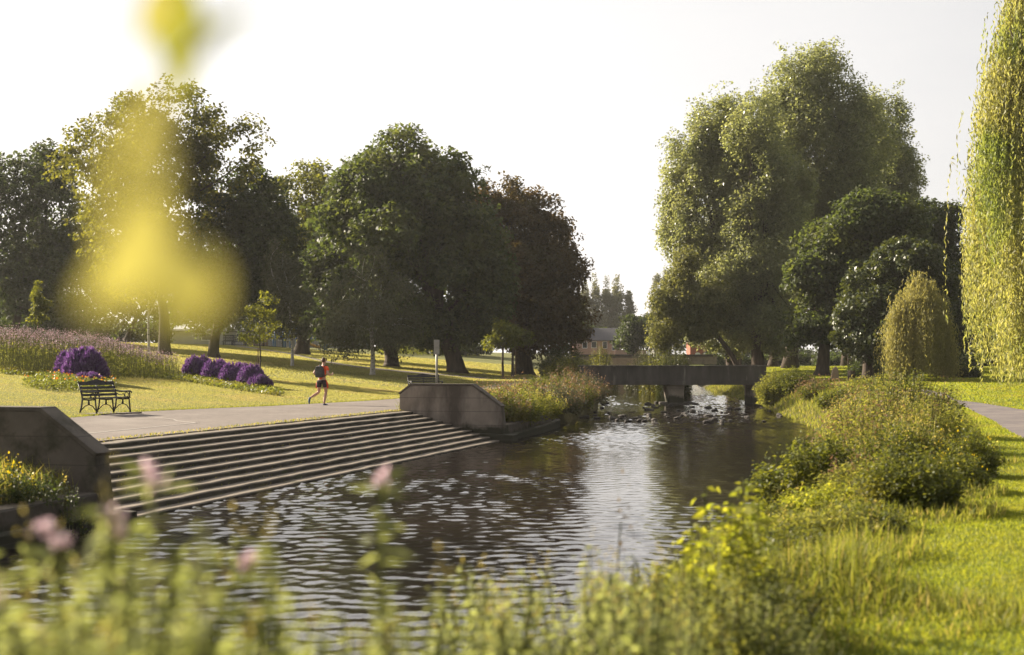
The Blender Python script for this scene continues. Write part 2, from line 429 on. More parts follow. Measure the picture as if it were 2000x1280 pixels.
def willow(label, px, d, cpx, top, hem, rad_px, n, leaf, mat, step=.14, trunk=.3, lnf=(.22, .20), pe=(2.6, .5)):
    x = (px - 1000) / F * d; base = np.array((x, d, gz(x, d)))
    t = thing('weeping_willow', label, 'willow tree', base)
    k = d / F; R = rad_px * k; zt = CZ + (HY - top) * k - base[2]; zh = CZ + (HY - hem) * k - base[2]
    cx = (cpx - px) * k
    mb = MB()
    mb.tube([(0, 0, -.3), (.05, 0, zt * .12), (cx * .3, .1, zt * .35), (cx * .8, 0, zt * .6), (cx, 0, zt * .85)], [trunk * 1.5, trunk, trunk * .85, trunk * .6, trunk * .2], 10)
    arms = 26; A = []
    for i in range(arms):
        th = i * 2.4; f = .25 + .75 * ((i * .618) % 1) ** .6
        rr = R * f * .86; hz = zt * (.97 - .42 * f * f * rng.uniform(.8, 1.15))
        tip = np.array((cx + rr * math.cos(th), rr * math.sin(th), hz)); A.append(tip)
        limb(mb, (cx * .75, 0, zt * rng.uniform(.4, .62)), tip, trunk * .28, trunk * .05, .15)
    mb.build('trunk', M['bark'], t)
    # curtains: bunches of strands that fall from bough ends at many heights
    pos = []; tan = []
    nbun = n // 52
    for i in range(nbun):
        th = rng.uniform(0, 2 * math.pi); zf = rng.random() ** .8          # 0 = hem, 1 = top
        zb = zh + (zt * .98 - zh) * (.12 + .86 * zf)
        prof = max(.0, 1 - ((zf * .98) ** pe[0])) ** pe[1] * (.80 + .2 * math.sin(3 * th + 1) * math.sin(zf * 7 + th * 2)) * rng.uniform(.72, 1.06)
        rr = R * prof * (.84 + .16 * min(1, zf / .4)); bx = np.array((cx + rr * math.cos(th), rr * math.sin(th), zb)); o = np.array((math.cos(th), math.sin(th), 0))
        for j in range(rng.integers(34, 74)):
            p = bx + rng.normal(size=3) * np.array((R * .065 + .1, R * .065 + .1, (zt - zh) * .045))
            ln = min((p[2] - zh) * rng.uniform(.66, 1.06), (lnf[0] + lnf[1] * rng.random()) * (zt - zh) * rng.uniform(.6, 1.25))
            if ln < .6: continue
            m = int(ln / step) + 2; u = np.linspace(0, 1, m)[:, None]
            sway = np.array((math.sin(i + j), math.cos(i * 1.7 + j), 0)) * .16
            q = p + o * np.sin(np.clip(u * 3, 0, math.pi / 2)) * R * .06 + np.array((0, 0, 1.)) * (.35 * np.sin(np.clip(u * 9, 0, math.pi)) - u * ln) + sway * u * np.sin(u * 4 + i)
            q = q + rng.normal(size=(m, 3)) * .05
            pos.append(q); tan.append(np.tile((0, 0, -1.), (m, 1)) + rng.normal(size=(m, 3)) * .45)
    pos = np.concatenate(pos); tan = np.concatenate(tan); nn = len(pos)
    V = leaves(pos, leaf * rng.uniform(.7, 1.3, nn), rng.normal(size=(nn, 3)) * np.array((1, 1, .3)), tan, .24)
    link('crown', quad_mesh('crown', V, M[mat]), t)
    return t

# ---------------------------------------------------------------- shrubs and herbs
def stalks(nst, r, h, spread, per, leaf, asp=.5, t0=.2, jit=.04, taper=.5, base_r=.3, arch=.25, drop=.3, dome=.55, hv=.7):
    """leafy stems from a common root: leaf quads, stem quads, tips"""
    a = rng.uniform(0, 2 * np.pi, nst); f = np.sqrt(rng.random(nst))
    out = np.stack((np.cos(a), np.sin(a), np.zeros(nst)), 1)
    b = out * (f * r * base_r)[:, None]
    hh = h * (1 - dome * f ** 2) * rng.uniform(hv, 1.06, nst)
    tip = out * (f * r * spread)[:, None] + np.array((0, 0, 1.)) * hh[:, None]
    mid = (b + tip) / 2 + np.array((0, 0, 1.)) * (hh * arch)[:, None] - out * (f * r * .15)[:, None]
    k = np.repeat(np.arange(nst), per); u = rng.uniform(t0, 1, len(k))
    def bez(i, u):
        u = u[:, None]; return b[i] * (1 - u) ** 2 + 2 * u * (1 - u) * mid[i] + tip[i] * u ** 2
    c = bez(k, u)
    la = rng.uniform(0, 2 * np.pi, len(k)); lo = np.stack((np.cos(la), np.sin(la), np.full(len(k), -drop)), 1)
    sz = leaf * rng.uniform(.6, 1.25, len(k)) * (1 - taper * u)
    pos = c + lo * (sz * .55)[:, None] + rng.normal(size=c.shape) * jit
    nr = np.array((0, 0, 1.)) + rng.normal(size=c.shape) * .5
    LQ = leaves(pos, sz, nr, lo + rng.normal(size=c.shape) * .25, asp)
    seg = 4; SQ = []
    uu = np.linspace(0, 1, seg + 1); w = max(.004, h * .004)
    sd = np.stack((np.cos(a * 3.1), np.sin(a * 3.1), np.zeros(nst)), 1) * w
    for i in range(seg):
        p0 = bez(np.arange(nst), np.full(nst, uu[i])); p1 = bez(np.arange(nst), np.full(nst, uu[i + 1]))
        SQ.append(np.stack((p0 - sd, p0 + sd, p1 + sd, p1 - sd), 1))
    return LQ, np.concatenate(SQ), tip, hh

def shrub(name, label, cat, loc, r, h, nst, per, leaf, mat, group=None, flower=None, fl=None, tufts=10, **kw):
    kw.setdefault('spread', 1.0)
    LQ, SQ, tip, hh = stalks(nst, r, h, kw.pop('spread'), per, leaf, **kw)
    t = thing(name, label, cat, loc, rng.uniform(0, 6.28), group)
    link('foliage', quad_mesh('foliage', np.concatenate((LQ, SQ)), [M[mat], M['stem']], np.repeat((0, 1), (len(LQ), len(SQ)))), t)
    if flower:
        fsz, fh, frac = fl
        sel = tip[rng.random(len(tip)) < frac]
        k = np.repeat(np.arange(len(sel)), tufts)
        pp = sel[k] + rng.normal(size=(len(k), 3)) * (np.array((.008, .008, .007)) if flower == 'pink' else np.array((fh * .16, fh * .16, fh * .5)))
        link('blossom', quad_mesh('blossom', leaves(pp, fsz * rng.uniform(.6, 1.3, len(k)), None, np.tile((0, 0, 1.), (len(k), 1)) + rng.normal(size=(len(k), 3)) * .7, .34 if flower in ('straw', 'rust') else .7), M[flower]), t)
    return t

# ================================================================ world, sun, camera
SUN_AZ, SUN_EL = math.radians(-57), math.radians(25)     # ahead of the camera and to its left, low
sdir = Vector((math.sin(SUN_AZ) * math.cos(SUN_EL), math.cos(SUN_AZ) * math.cos(SUN_EL), math.sin(SUN_EL)))
w = bpy.data.worlds.new('World'); scene.world = w; w.use_nodes = True
nt = w.node_tree; bg = nt.nodes['Background']
sky = nt.nodes.new('ShaderNodeTexSky'); sky.sky_type = 'NISHITA'; sky.sun_disc = False
sky.sun_elevation = SUN_EL; sky.sun_rotation = SUN_AZ
sky.air_density = 1.0; sky.dust_density = 4.0; sky.ozone_density = 1.0
# thin high cloud: a pale veil that is brighter on the sun's side of the sky
tc = nt.nodes.new('ShaderNodeTexCoord'); dp = nt.nodes.new('ShaderNodeVectorMath'); dp.operation = 'DOT_PRODUCT'
nt.links.new(tc.outputs['Generated'], dp.inputs[0]); dp.inputs[1].default_value = sdir
mr = nt.nodes.new('ShaderNodeMapRange'); mr.interpolation_type = 'SMOOTHSTEP'
for i_, v_ in ((1, -.35), (2, .7), (3, .0), (4, 1.0)): mr.inputs[i_].default_value = v_
nt.links.new(dp.outputs['Value'], mr.inputs[0])
cloud = mixc(nt, mr.outputs[0], (2.0, 2.05, 2.15), (7.35, 7.2, 7.15))
wisp = ramp(nt, noise(nt, 2.2, 5, .55, tc.outputs['Generated'], (1, 1, 3.5)), .25, .75)
cloud = mixc(nt, 1, cloud, mixc(nt, wisp, (.90, .905, .92), (1.03, 1.02, 1.0)), 'MULTIPLY')
sz = nt.nodes.new('ShaderNodeSeparateXYZ'); nt.links.new(tc.outputs['Generated'], sz.inputs[0])     # the veil thickens towards the horizon
cloud = mixc(nt, 1, cloud, mixc(nt, ramp(nt, sz.outputs['Z'], .02, .34), (1.32, 1.31, 1.30), (1, 1, 1)), 'MULTIPLY')
nt.links.new(mixc(nt, .86, sky.outputs[0], cloud), bg.inputs['Color'])
bg.inputs['Strength'].default_value = .05
sl = bpy.data.lights.new('sun', 'SUN'); sl.energy = 5.0; sl.angle = math.radians(.6); sl.color = (1, .88, .70)
so = bpy.data.objects.new('sun', sl); C.objects.link(so); so.rotation_euler = sdir.to_track_quat('Z', 'Y').to_euler(); so.location = sdir * 80
cam = bpy.data.cameras.new('camera'); co = bpy.data.objects.new('camera', cam); C.objects.link(co)
cam.lens = 50; cam.sensor_width = 36; cam.sensor_fit = 'HORIZONTAL'; cam.shift_y = 68 / 2000
cam.clip_start = .05; cam.clip_end = 6000
co.location = (0, 0, CZ); co.rotation_euler = (math.radians(90), 0, 0)
cam.dof.use_dof = True; cam.dof.focus_distance = 55; cam.dof.aperture_fstop = 2.0
scene.camera = co
vs = scene.view_settings; vs.view_transform = 'Standard'; vs.look = 'None'; vs.gamma = 1; vs.exposure = 1.52
scene.cycles.use_denoising = True
scene.cycles.max_bounces = 8; scene.cycles.transparent_max_bounces = 8
scene.cycles.caustics_reflective = False; scene.cycles.caustics_refractive = False

# ================================================================ ground, river, paths
def axis(*spans):
    a = []
    for lo, hi, st in spans: a += list(np.arange(lo, hi, st))
    return np.array(a)
def grow(a, b, n): return list(np.sign(a) * np.geomspace(abs(a), abs(b), n)[1:])

gx = np.concatenate((sorted(grow(-70, -2500, 14)), axis((-70, -28, 1.5), (-28, 24, .35), (24, 60, 1.2)), [60], grow(60, 2500, 14)))
gy = np.concatenate((axis((-40, -4, 2), (-4, 62, .4), (62, 140, .8), (140, 240, 3)), [240], grow(240, 4000, 12)))
X, Y = np.meshgrid(gx, gy); Z = ground(X, Y)
nv = X.size; me = bpy.data.meshes.new('ground')
me.vertices.add(nv); me.vertices.foreach_set('co', np.stack((X, Y, Z), 2).reshape(-1).astype(np.float32))
ny, nx = X.shape; ii = (np.arange(ny - 1)[:, None] * nx + np.arange(nx - 1)).reshape(-1)
q = np.stack((ii, ii + 1, ii + nx + 1, ii + nx), 1)
me.loops.add(q.size); me.loops.foreach_set('vertex_index', q.reshape(-1).astype(np.int32))
me.polygons.add(len(q)); me.polygons.foreach_set('loop_start', np.arange(0, q.size, 4, dtype=np.int32))
me.polygons.foreach_set('use_smooth', np.ones(len(q), bool))
me.update(calc_edges=True)
s_, r_ = sr(X, Y)
soil = np.where(X < (xL(Y) + xR(Y)) / 2, 1 - smooth(3.0, 3.9, xL(Y) - X), 1 - smooth(1.0, 2.4, X - xR(Y)))
at = me.attributes.new('soil', 'FLOAT', 'POINT'); at.data.foreach_set('value', soil.reshape(-1).astype(np.float32))
at = me.attributes.new('lush', 'FLOAT', 'POINT'); at.data.foreach_set('value', (X > xR(Y)).astype(np.float32).reshape(-1))
me.materials.append(ground_mat())
tag(link('ground', me), kind='structure')

# water: real ripples, rougher over the shallows below the bridge
def waves(x, y):
    h = np.zeros_like(x); r2 = np.random.default_rng(3)
    for i in range(60):
        lam = .17 * (.58 / .17) ** r2.random()
        th = r2.normal(1.35, .75); k = 2 * np.pi / lam
        h += np.sin(k * (x * np.cos(th) + y * np.sin(th)) + r2.uniform(0, 6.28)) * lam * .0052
    patch = .62 + .38 * np.sin(x * .35 + y * .11) * np.sin(y * .19 - x * .21 + 1)
    rap = smooth(52, 58, y) * (1 - smooth(92, 110, y))
    calm = smooth(15, 30, y) * (1 - smooth(52, 58, y)) * smooth(.34, .62, (x - xL(y)) / (xR(y) - xL(y)))
    return h * patch * (1 + .2 * rap - .68 * calm)
wy = np.concatenate((np.arange(2, 26, .07), np.arange(26, 60, .13), np.arange(60, 110, .3), np.arange(110, 330, 3.0)))
uu = np.linspace(0, 1, 170)
WX = xL(wy)[:, None] - .9 + (xR(wy) - xL(wy) + 1.8)[:, None] * uu; WY = np.repeat(wy[:, None], len(uu), 1)
WZ = WATER + waves(WX, WY) * (1 - .8 * smooth(100, 120, WY))
me = bpy.data.meshes.new('water'); nv = WX.size
me.vertices.add(nv); me.vertices.foreach_set('co', np.stack((WX, WY, WZ), 2).reshape(-1).astype(np.float32))
ny, nx = WX.shape; ii = (np.arange(ny - 1)[:, None] * nx + np.arange(nx - 1)).reshape(-1)
q = np.stack((ii, ii + 1, ii + nx + 1, ii + nx), 1)
me.loops.add(q.size); me.loops.foreach_set('vertex_index', q.reshape(-1).astype(np.int32))
me.polygons.add(len(q)); me.polygons.foreach_set('loop_start', np.arange(0, q.size, 4, dtype=np.int32))
me.polygons.foreach_set('use_smooth', np.ones(len(q), bool)); me.update(calc_edges=True)
me.materials.append(water_mat())
tag(link('water', me), kind='structure')

def fr(s, r, z=0): return np.array((TRX + UX * s + NX * r, TRY + UY * s + NY * r, z))

def strip(name, left, right, mat, lift=.03, thick=.25, n=90, follow=True, cross=6):
    """a paved strip between two edge lines, laid on the ground, with a real edge"""
    def res(pl):
        pl = np.array(pl, float); dd = np.concatenate(([0], np.cumsum(np.linalg.norm(np.diff(pl, axis=0), axis=1))))
        t = np.linspace(0, dd[-1], n); a = np.stack([np.interp(t, dd, pl[:, i]) for i in (0, 1)], 1)
        for _ in range(4): a[1:-1] = (a[:-2] + 2 * a[1:-1] + a[2:]) / 4
        return a
    A, B = res(left), res(right); vs = []; fs = []
    for i in range(n):
        for j in range(cross + 1):
            p = A[i] + (B[i] - A[i]) * j / cross
            zz = max(gz(p[0], p[1]), -.04) + lift if follow else lift
            vs.append((p[0], p[1], zz))
    top = len(vs); vs += [(x, y, z - thick) for x, y, z in vs]
    w_ = cross + 1
    for i in range(n - 1):
        for j in range(cross): k = i * w_ + j; fs.append((k, k + 1, k + w_ + 1, k + w_))
        for k, r in ((i * w_, 0), (i * w_ + cross, 1)): fs.append((k, k + w_, k + w_ + top, k + top))
    for k0 in (0, (n - 1) * w_):
        for j in range(cross): fs.append((k0 + j, k0 + j + 1, k0 + j + 1 + top, k0 + j + top))
    mb = MB(); mb.add(vs, fs)
    return tag(mb.build(name, mat), kind='structure')

E0 = [hit(120, 820), hit(185, 815), hit(269, 807), hit(430, 799), hit(592, 791.5), hit(782, 780)]
Lp = [fr(-44, -8.6)[:2], fr(-36, -8.3)[:2], fr(-30, -8)[:2]] + [(p.x, p.y) for p in E0]
Rp = [fr(-44, -.05)[:2], fr(-30, -.05)[:2], fr(-12, -.05)[:2], fr(0, -.05)[:2], fr(8, -.4)[:2], fr(15, -.9)[:2]]
# further upstream the path narrows and swings to the bridge
Lp += [(-2.6, 72), (-1.2, 82), (.3, 90), (2.2, 99), (3.0, 108), (3.2, 125)]
Rp += [(1.0, 70), (2.2, 80), (3.4, 88), (4.6, 97), (5.4, 108), (5.6, 125)]
def reparam(pl, n=60):
    pl = np.array(pl, float); ys = np.linspace(pl[0][1], pl[-1][1], n)
    return [(np.interp(y, pl[:, 1], pl[:, 0]), y) for y in ys]
strip('riverside_path', Lp, Rp, M['asphalt'], .035, .3, 150)
# pale concrete strip edging the top of the steps
strip('path_edging', [fr(-24.2, -.42)[:2], fr(-.1, -.42)[:2]], [fr(-24.2, -.035)[:2], fr(-.1, -.035)[:2]], M['step'], .024, .05, 30, False, 2)
a, b = hit(150, 853), hit(386, 829)
nrm_ = Vector((-(b - a).y, (b - a).x, 0)).normalized() * .05
strip('path_line', [(a - nrm_)[:2], (b - nrm_)[:2]], [(a + nrm_)[:2], (b + nrm_)[:2]], M['paint'], .042, .006, 24, True, 1)
a, b = hit(386, 829.5), hit(262, 813)
strip('path_joint', [(a - nrm_ * .6)[:2], (b - nrm_ * .6)[:2]], [(a + nrm_ * .6)[:2], (b + nrm_ * .6)[:2]], M['paint'], .042, .006, 24, True, 1)
# path climbing the left lawn to the playground
hp = [(455, 676, 2.0), (520, 684, 2.0), (580, 694, 2.0), (640, 708, 2.0), (700, 718, 1.9), (790, 727, 1.8), (900, 736, 1.7), (960, 741, 1.6)]
hl = [hit(a_, b_, 55) for a_, b_, c_ in hp]
strip('lawn_path', [(p.x - .5, p.y + 1.9) for p in hl], [(p.x + .2, p.y - 1.6) for p in hl], M['asphalt'], .03, .2, 80)
# right bank path and the far path
near = [(1858, 782), (1880, 795), (1930, 820), (2000, 859)]
NL = [hit(*p) for p in near]; FLt = [hit(1866, 783), hit(1905, 787), hit(1950, 793.5), hit(2000, 802)]
A_ = [(p.x, p.y) for p in NL]; B_ = [(p.x, p.y) for p in FLt]
A_ += [(A_[-1][0] - 1.4, A_[-1][1] - 7), (A_[-1][0] - 2.2, A_[-1][1] - 16)]
B_ += [(B_[-1][0] - 2.6, B_[-1][1] - 14), (B_[-1][0] - 6.0, B_[-1][1] - 33)]
A_ = [(18.5, 72), (18.0, 64)] + A_; B_ = [(20.6, 73), (19.8, 65)] + B_
strip('right_bank_path', A_, B_, M['asphalt_r'], .02, .2, 70)
strip('far_path', [(17.6, 108), (19.5, 122), (23.5, 150), (28, 185)], [(19.8, 108), (22.0, 122), (26.5, 150), (31, 185)], M['asphalt'], .03, .2, 40)

# ================================================================ river steps, wing walls, quay walls
NST = 10
t = thing('river_steps', 'long flight of shallow concrete steps leading down from path into river', 'steps', fr(-SL / 2, 0, 0))
for i in range(NST):
    r0 = SR * i / NST; z1 = -.005 - (1.0 / NST) * i
    if i == 0: z1 = -.008
    mb = MB()
    n_ = 40; vs = []
    jz = rng.normal(size=n_ + 1) * .004; jr = rng.normal(size=n_ + 1) * .008
    for k in range(n_ + 1):
        s_ = -SL + SL * k / n_
        r1 = r0 + SR / NST
        for r, z in ((r0, -1.5), (r1 + .02, -1.5), (r1 + .02, z1 - .09), (r1 + .012 + jr[k], z1 - .022 + jz[k]), (r1 - .012 + jr[k], z1 + jz[k]), (r0, z1 + .006 + jz[k])):
            vs.append(fr(s_, r, z) - fr(-SL / 2, 0, 0))
    fs = [(k * 6 + j, k * 6 + (j + 1) % 6, (k + 1) * 6 + (j + 1) % 6, (k + 1) * 6 + j) for k in range(n_) for j in range(6)]
    fs += [tuple(range(6)), tuple(n_ * 6 + j for j in range(6))]
    mb.add([v for v in vs], fs)
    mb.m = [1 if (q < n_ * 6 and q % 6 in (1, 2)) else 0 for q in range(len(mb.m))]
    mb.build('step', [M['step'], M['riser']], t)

def wing(label, s0, thick, dirn):
    mat = Matrix(((NX, UX, 0), (NY, UY, 0), (0, 0, 1)))
    o = fr(s0, 0, 0)
    t = thing('wing_wall', label, 'wall', o)
    poly = [(-.12, -1.6), (SR + .06, -1.6), (SR + .06, -.55), (SR - .02, .14), (2.36, .84), (.28, .84), (-.12, .55)]
    mb = MB(); y0, y1 = (0, thick) if dirn > 0 else (-thick, 0)
    m4 = mat.to_4x4()
    mb.prism(poly, y0, y1, 0, m4)
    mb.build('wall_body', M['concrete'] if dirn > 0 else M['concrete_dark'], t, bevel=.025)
    # weathered capping along the top and the slope
    cp = MB(); cap = [(2.36, .842), (SR - .02, .142), (SR + .02, .19), (2.38, .90), (.25, .90), (-.16, .585), (-.12, .552), (.28, .842)]
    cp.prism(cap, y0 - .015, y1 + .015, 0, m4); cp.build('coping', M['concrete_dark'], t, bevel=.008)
    ft = MB(); ft.prism([(SR - 1.5, -1.5), (SR + .42, -1.5), (SR + .42, -.74), (SR - 1.3, -.68)], y0 - .22 if dirn > 0 else y0 - .05, y1 + .1, 0, m4)
    ft.build('footing', M['concrete_dark'], t, bevel=.03)
    return t
wing('concrete wing wall with sloping end at the upstream end of the steps', .0, .42, 1)
wing('dark concrete wing wall with sloping end at the near end of the steps', -SL, .42, -1)

def quay(label, pts, top0, top1, thick=.35):
    t = thing('quay_wall', label, 'wall', (pts[0][0], pts[0][1], 0))
    o = np.array((pts[0][0], pts[0][1], 0)); n = 30; pl = np.array(pts, float)
    d = np.concatenate(([0], np.cumsum(np.linalg.norm(np.diff(pl, axis=0), axis=1)))); tt = np.linspace(0, d[-1], n)
    c = np.stack([np.interp(tt, d, pl[:, i]) for i in (0, 1)], 1)
    for nm, off0, off1, z0, dz in (('wall_body', 0, -thick, -1.7, 0), ('ledge', .16, 0, -1.7, -.30)):
        vs = []; fs = []
        for k in range(n):
            tg = c[min(k + 1, n - 1)] - c[max(k - 1, 0)]; tg /= np.linalg.norm(tg); nn = np.array((tg[1], -tg[0]))
            zt = top0 + (top1 - top0) * k / (n - 1) + dz + rng.normal() * .008
            for of, z in ((off0, z0), (off0, zt - .03), (off0 - .03, zt), (off1, zt + .004), (off1, z0)):
                p = c[k] + nn * of; vs.append((p[0] - o[0], p[1] - o[1], z))
        fs = [(k * 5 + j, k * 5 + (j + 1) % 5, (k + 1) * 5 + (j + 1) % 5, (k + 1) * 5 + j) for k in range(n - 1) for j in range(5)]
        fs += [tuple(range(5)), tuple((n - 1) * 5 + j for j in range(5))]
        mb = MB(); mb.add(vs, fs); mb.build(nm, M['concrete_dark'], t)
    return t
e0 = fr(.3, SR + .05); e1 = fr(-SL - .3, SR + .02)
quay('low concrete quay wall with a ledge running upstream from the wing wall', [(e0[0], e0[1]), (1.0, 51.5), (1.62, 55.2), (1.75, 56.2)], -.44, -.34)
quay('low dark quay wall below the plants at the near end of steps', [(-11.8, -2), (-9.5, 9.5), (-8.3, 14), (e1[0], e1[1])], -.42, -.42)

# ================================================================ bridges
def bridge():
    y = 86.0; k = y / F
    x0, x1 = (1137 - 1000) * k, (1497 - 1000) * k; zt = CZ + (HY - 714) * k; zb = CZ + (HY - 752) * k; xm = (1312 - 1000) * k
    o = np.array(((x0 + x1) / 2, y, 0)); D = 2.6
    t = thing('footbridge', 'low dark concrete footbridge with solid parapets crossing the river', 'bridge', o)
    ox = o[0]
    for yy in (0, D):
        for a, b in ((x0, xm - .05), (xm + .05, x1)):
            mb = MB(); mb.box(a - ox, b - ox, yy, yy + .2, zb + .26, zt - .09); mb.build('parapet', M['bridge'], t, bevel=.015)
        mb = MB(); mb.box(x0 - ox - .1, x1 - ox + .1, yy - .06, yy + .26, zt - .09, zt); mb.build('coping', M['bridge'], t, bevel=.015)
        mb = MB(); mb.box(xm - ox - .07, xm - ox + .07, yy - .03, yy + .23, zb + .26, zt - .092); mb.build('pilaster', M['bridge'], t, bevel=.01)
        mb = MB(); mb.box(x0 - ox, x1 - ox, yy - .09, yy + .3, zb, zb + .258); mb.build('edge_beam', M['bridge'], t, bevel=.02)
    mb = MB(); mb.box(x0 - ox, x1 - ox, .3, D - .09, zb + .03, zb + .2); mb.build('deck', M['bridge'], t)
    px0, px1 = (1305 - 1000) * k - ox, (1336 - 1000) * k - ox
    mb = MB(); mb.prism([(px0 + .25, -2), (px1 - .05, -2), (px1 + .05, zb - .002), (px0 - .04, zb - .002)], .15, D + .1); mb.build('pier', M['concrete'], t, bevel=.04)
    mb = MB(); mb.box(px0 - .35, px1 + .9, -.2, D + .5, -2, WATER + .10); mb.build('pier_base', M['rock'], t, bevel=.12)
    for xa, xb in ((xL(86) - 1.6, xL(86) + .1), (xR(86) - .35, xR(86) + 1.3)):
        mb = MB(); mb.box(xa - ox, xb - ox, -.1, D + .4, -2, zb - .002); mb.build('abutment', M['concrete'], t, bevel=.03)
    return t
bridge()
y = 152.0; k = y / F
ox = (1240 - 1000) * k
t = thing('road_bridge', 'flat grey road bridge far upstream behind the footbridge', 'bridge', (ox, y, 0))
mb = MB(); mb.box((1120 - 1240) * k, (1400 - 1240) * k, 0, .3, CZ + (HY - 712) * k, CZ + (HY - 696) * k); mb.build('parapet', M['concrete'], t, bevel=.02)
mb = MB(); mb.box((1120 - 1240) * k, (1400 - 1240) * k, -.12, .42, CZ + (HY - 696) * k, CZ + (HY - 692.5) * k); mb.build('coping', M['bridge'], t, bevel=.02)
mb = MB(); mb.box((1120 - 1240) * k, (1400 - 1240) * k, .35, 8, CZ + (HY - 713) * k, CZ + (HY - 709) * k); mb.build('deck', M['bridge'], t)
mb = MB(); mb.box((1192 - 1240) * k, (1245 - 1240) * k, -.5, -.05, -1.5, CZ + (HY - 700) * k); mb.build('abutment', M['stone'], t, bevel=.03)

# stones in the rapids and along the banks
def rock_mesh(seed):
    import bmesh
    r2 = np.random.default_rng(seed); bm = bmesh.new(); bmesh.ops.create_icosphere(bm, subdivisions=2, radius=.5)
    ph = r2.uniform(0, 6, 6)
    for v in bm.verts:
        c = v.co; f = 1 + .22 * math.sin(c.x * 5 + ph[0]) + .2 * math.sin(c.y * 6 + ph[1]) + .18 * math.sin(c.z * 7 + ph[2] + c.x * 4)
        v.co = Vector((c.x * f * 1.25, c.y * f, c.z * f * .62))
    me = bpy.data.meshes.new('rock'); bm.to_mesh(me); bm.free(); me.materials.append(M['rock']); return me
RM = [rock_mesh(i) for i in range(5)]
nr = 0
while nr < 70:
    y = rng.triangular(53, 66, 92); u = np.clip(rng.normal(.42, .27), .03, .97); x = xL(y) + (xR(y) - xL(y)) * u
    s = rng.uniform(.10, .30) * (1.5 if rng.random() < .12 else 1)
    o = link('rock', RM[nr % 5], None, (x, y, WATER + .02 + rng.uniform(-.02, .05) * s)); o.scale = (s * 1.3, s, s); o.rotation_euler = (0, 0, rng.uniform(0, 6))
    tag(o, 'small dark wet stone breaking the rapids below the footbridge', 'stone', 'stones in the rapids'); nr += 1

# ================================================================ benches, sign, posts
def bench_frame(t, x, arm):
    mb = MB(); r = .022
    mb.tube([(x, -.02, .0), (x, .0, .2), (x, .03, .43)], [.028, .022, .022], 8)                              # front leg
    mb.tube([(x, .60, 0), (x, .53, .2), (x, .50, .43), (x, .55, .62), (x, .64, .86)], [.028, .024, .024, .022, .02], 8)
    mb.tube([(x, .03, .41), (x, .27, .395), (x, .50, .41)], r, 8)                                            # seat rail
    mb.tube([(x, .02, .10), (x, .12, .22), (x, .26, .26), (x, .40, .22), (x, .54, .10)], .014, 6)             # arch brace
    mb.tube([(x, .265, .40), (x, .265, .25)], [.02, .034], 8)
    if arm:
        mb.tube([(x, .585, .70), (x, .50, .64), (x, .36, .625), (x, .1, .635), (x, -.03, .63), (x, -.07, .60), (x, -.055, .57)], [.02, .022, .026, .026, .026, .022, .014], 8)
        mb.tube([(x, .03, .43), (x, .0, .52), (x, .015, .62)], .021, 8)
        ring = [(x, .12 + .07 * math.cos(q), .53 + .07 * math.sin(q)) for q in np.linspace(0, 6.28, 13)]
        mb.tube(ring, .012, 6)
        mb.tube([(x, .54, .60), (x, .42, .53), (x, .30, .52), (x, .24, .56), (x, .20, .50), (x, .22, .43)], .013, 6)
    return mb.build('frame', M['iron'], t)

def bench(label, loc, rz, group):
    t = thing('park_bench', label, 'bench', loc, rz, group); Wd = 1.5
    for x, a in ((-Wd / 2, 1), (0, 0), (Wd / 2, 1)): bench_frame(t, x, a)
    for i in range(4):
        mb = MB(); mb.box(-Wd / 2 - .04, Wd / 2 + .04, -.01 + i * .125, .095 + i * .125, .432, .462); mb.build('seat_slat', M['black_wood'], t, bevel=.006)
    for i in range(3):
        z = .53 + i * .105; yb = .515 + (z - .5) * .3
        m = Matrix.Translation((0, yb, z)) @ Matrix.Rotation(math.radians(-16), 4, 'X')
        mb = MB(); mb.box(-Wd / 2 - .02, Wd / 2 + .02, -.033, -.008, -.036, .036, 0, m); mb.build('back_slat', M['black_wood'], t, bevel=.006)
    top = []                                                       # shaped top rail that rises to a low peak
    for i in range(31):
        u = -1 + i / 15; top.append((u * (Wd / 2 + .02), .055 + .085 * max(0, 1 - abs(u) * 1.9) ** .8 + .01 * abs(u)))
    poly = [(-Wd / 2 - .02, -.04), (Wd / 2 + .02, -.04)] + top[::-1]
    m = Matrix.Translation((0, .64, .855)) @ Matrix.Rotation(math.radians(-16), 4, 'X')
    mb = MB(); mb.prism(poly, -.034, -.008, 0, m); mb.build('top_rail', M['black_wood'], t)
    for x in (-Wd / 2, Wd / 2):
        mb = MB(); mb.tube([(x, .64, .85), (x, .655, .9), (x, .66, .925), (x, .665, .95)], [.02, .016, .028, .008], 8); mb.build('finial', M['iron'], t)
    return t
p = hit(221, 811)
pv = Vector((p.x, p.y, gz(p.x, p.y) + .05))
g = 'benches facing the river'
b0 = bench('black slatted bench with iron arms beside the flower bed', pv, math.radians(66), g)
q = hit(190, 806)
mb = MB(); mb.box(-1.0, 1.0, -.25, .85, -.06, .0); o = mb.build('bench_pad', M['asphalt'], None, 0, pv + Vector((0, 0, .004))); o.rotation_euler = (0, 0, math.radians(66)); tag(o, kind='structure')
x = (834 - 1000) / F * 66; dup(b0, (x, 66, gz(x, 66)), math.radians(20), 'black bench half hidden behind the upstream wing wall', g)
p = hit(1018, 735, 60); dup(b0, p, math.radians(82), 'small distant bench seen side on, standing alone on sunlit grass', g)
p = hit(1043, 723, 60); dup(b0, p, math.radians(80), 'far bench beside the path under the copper beech', g)

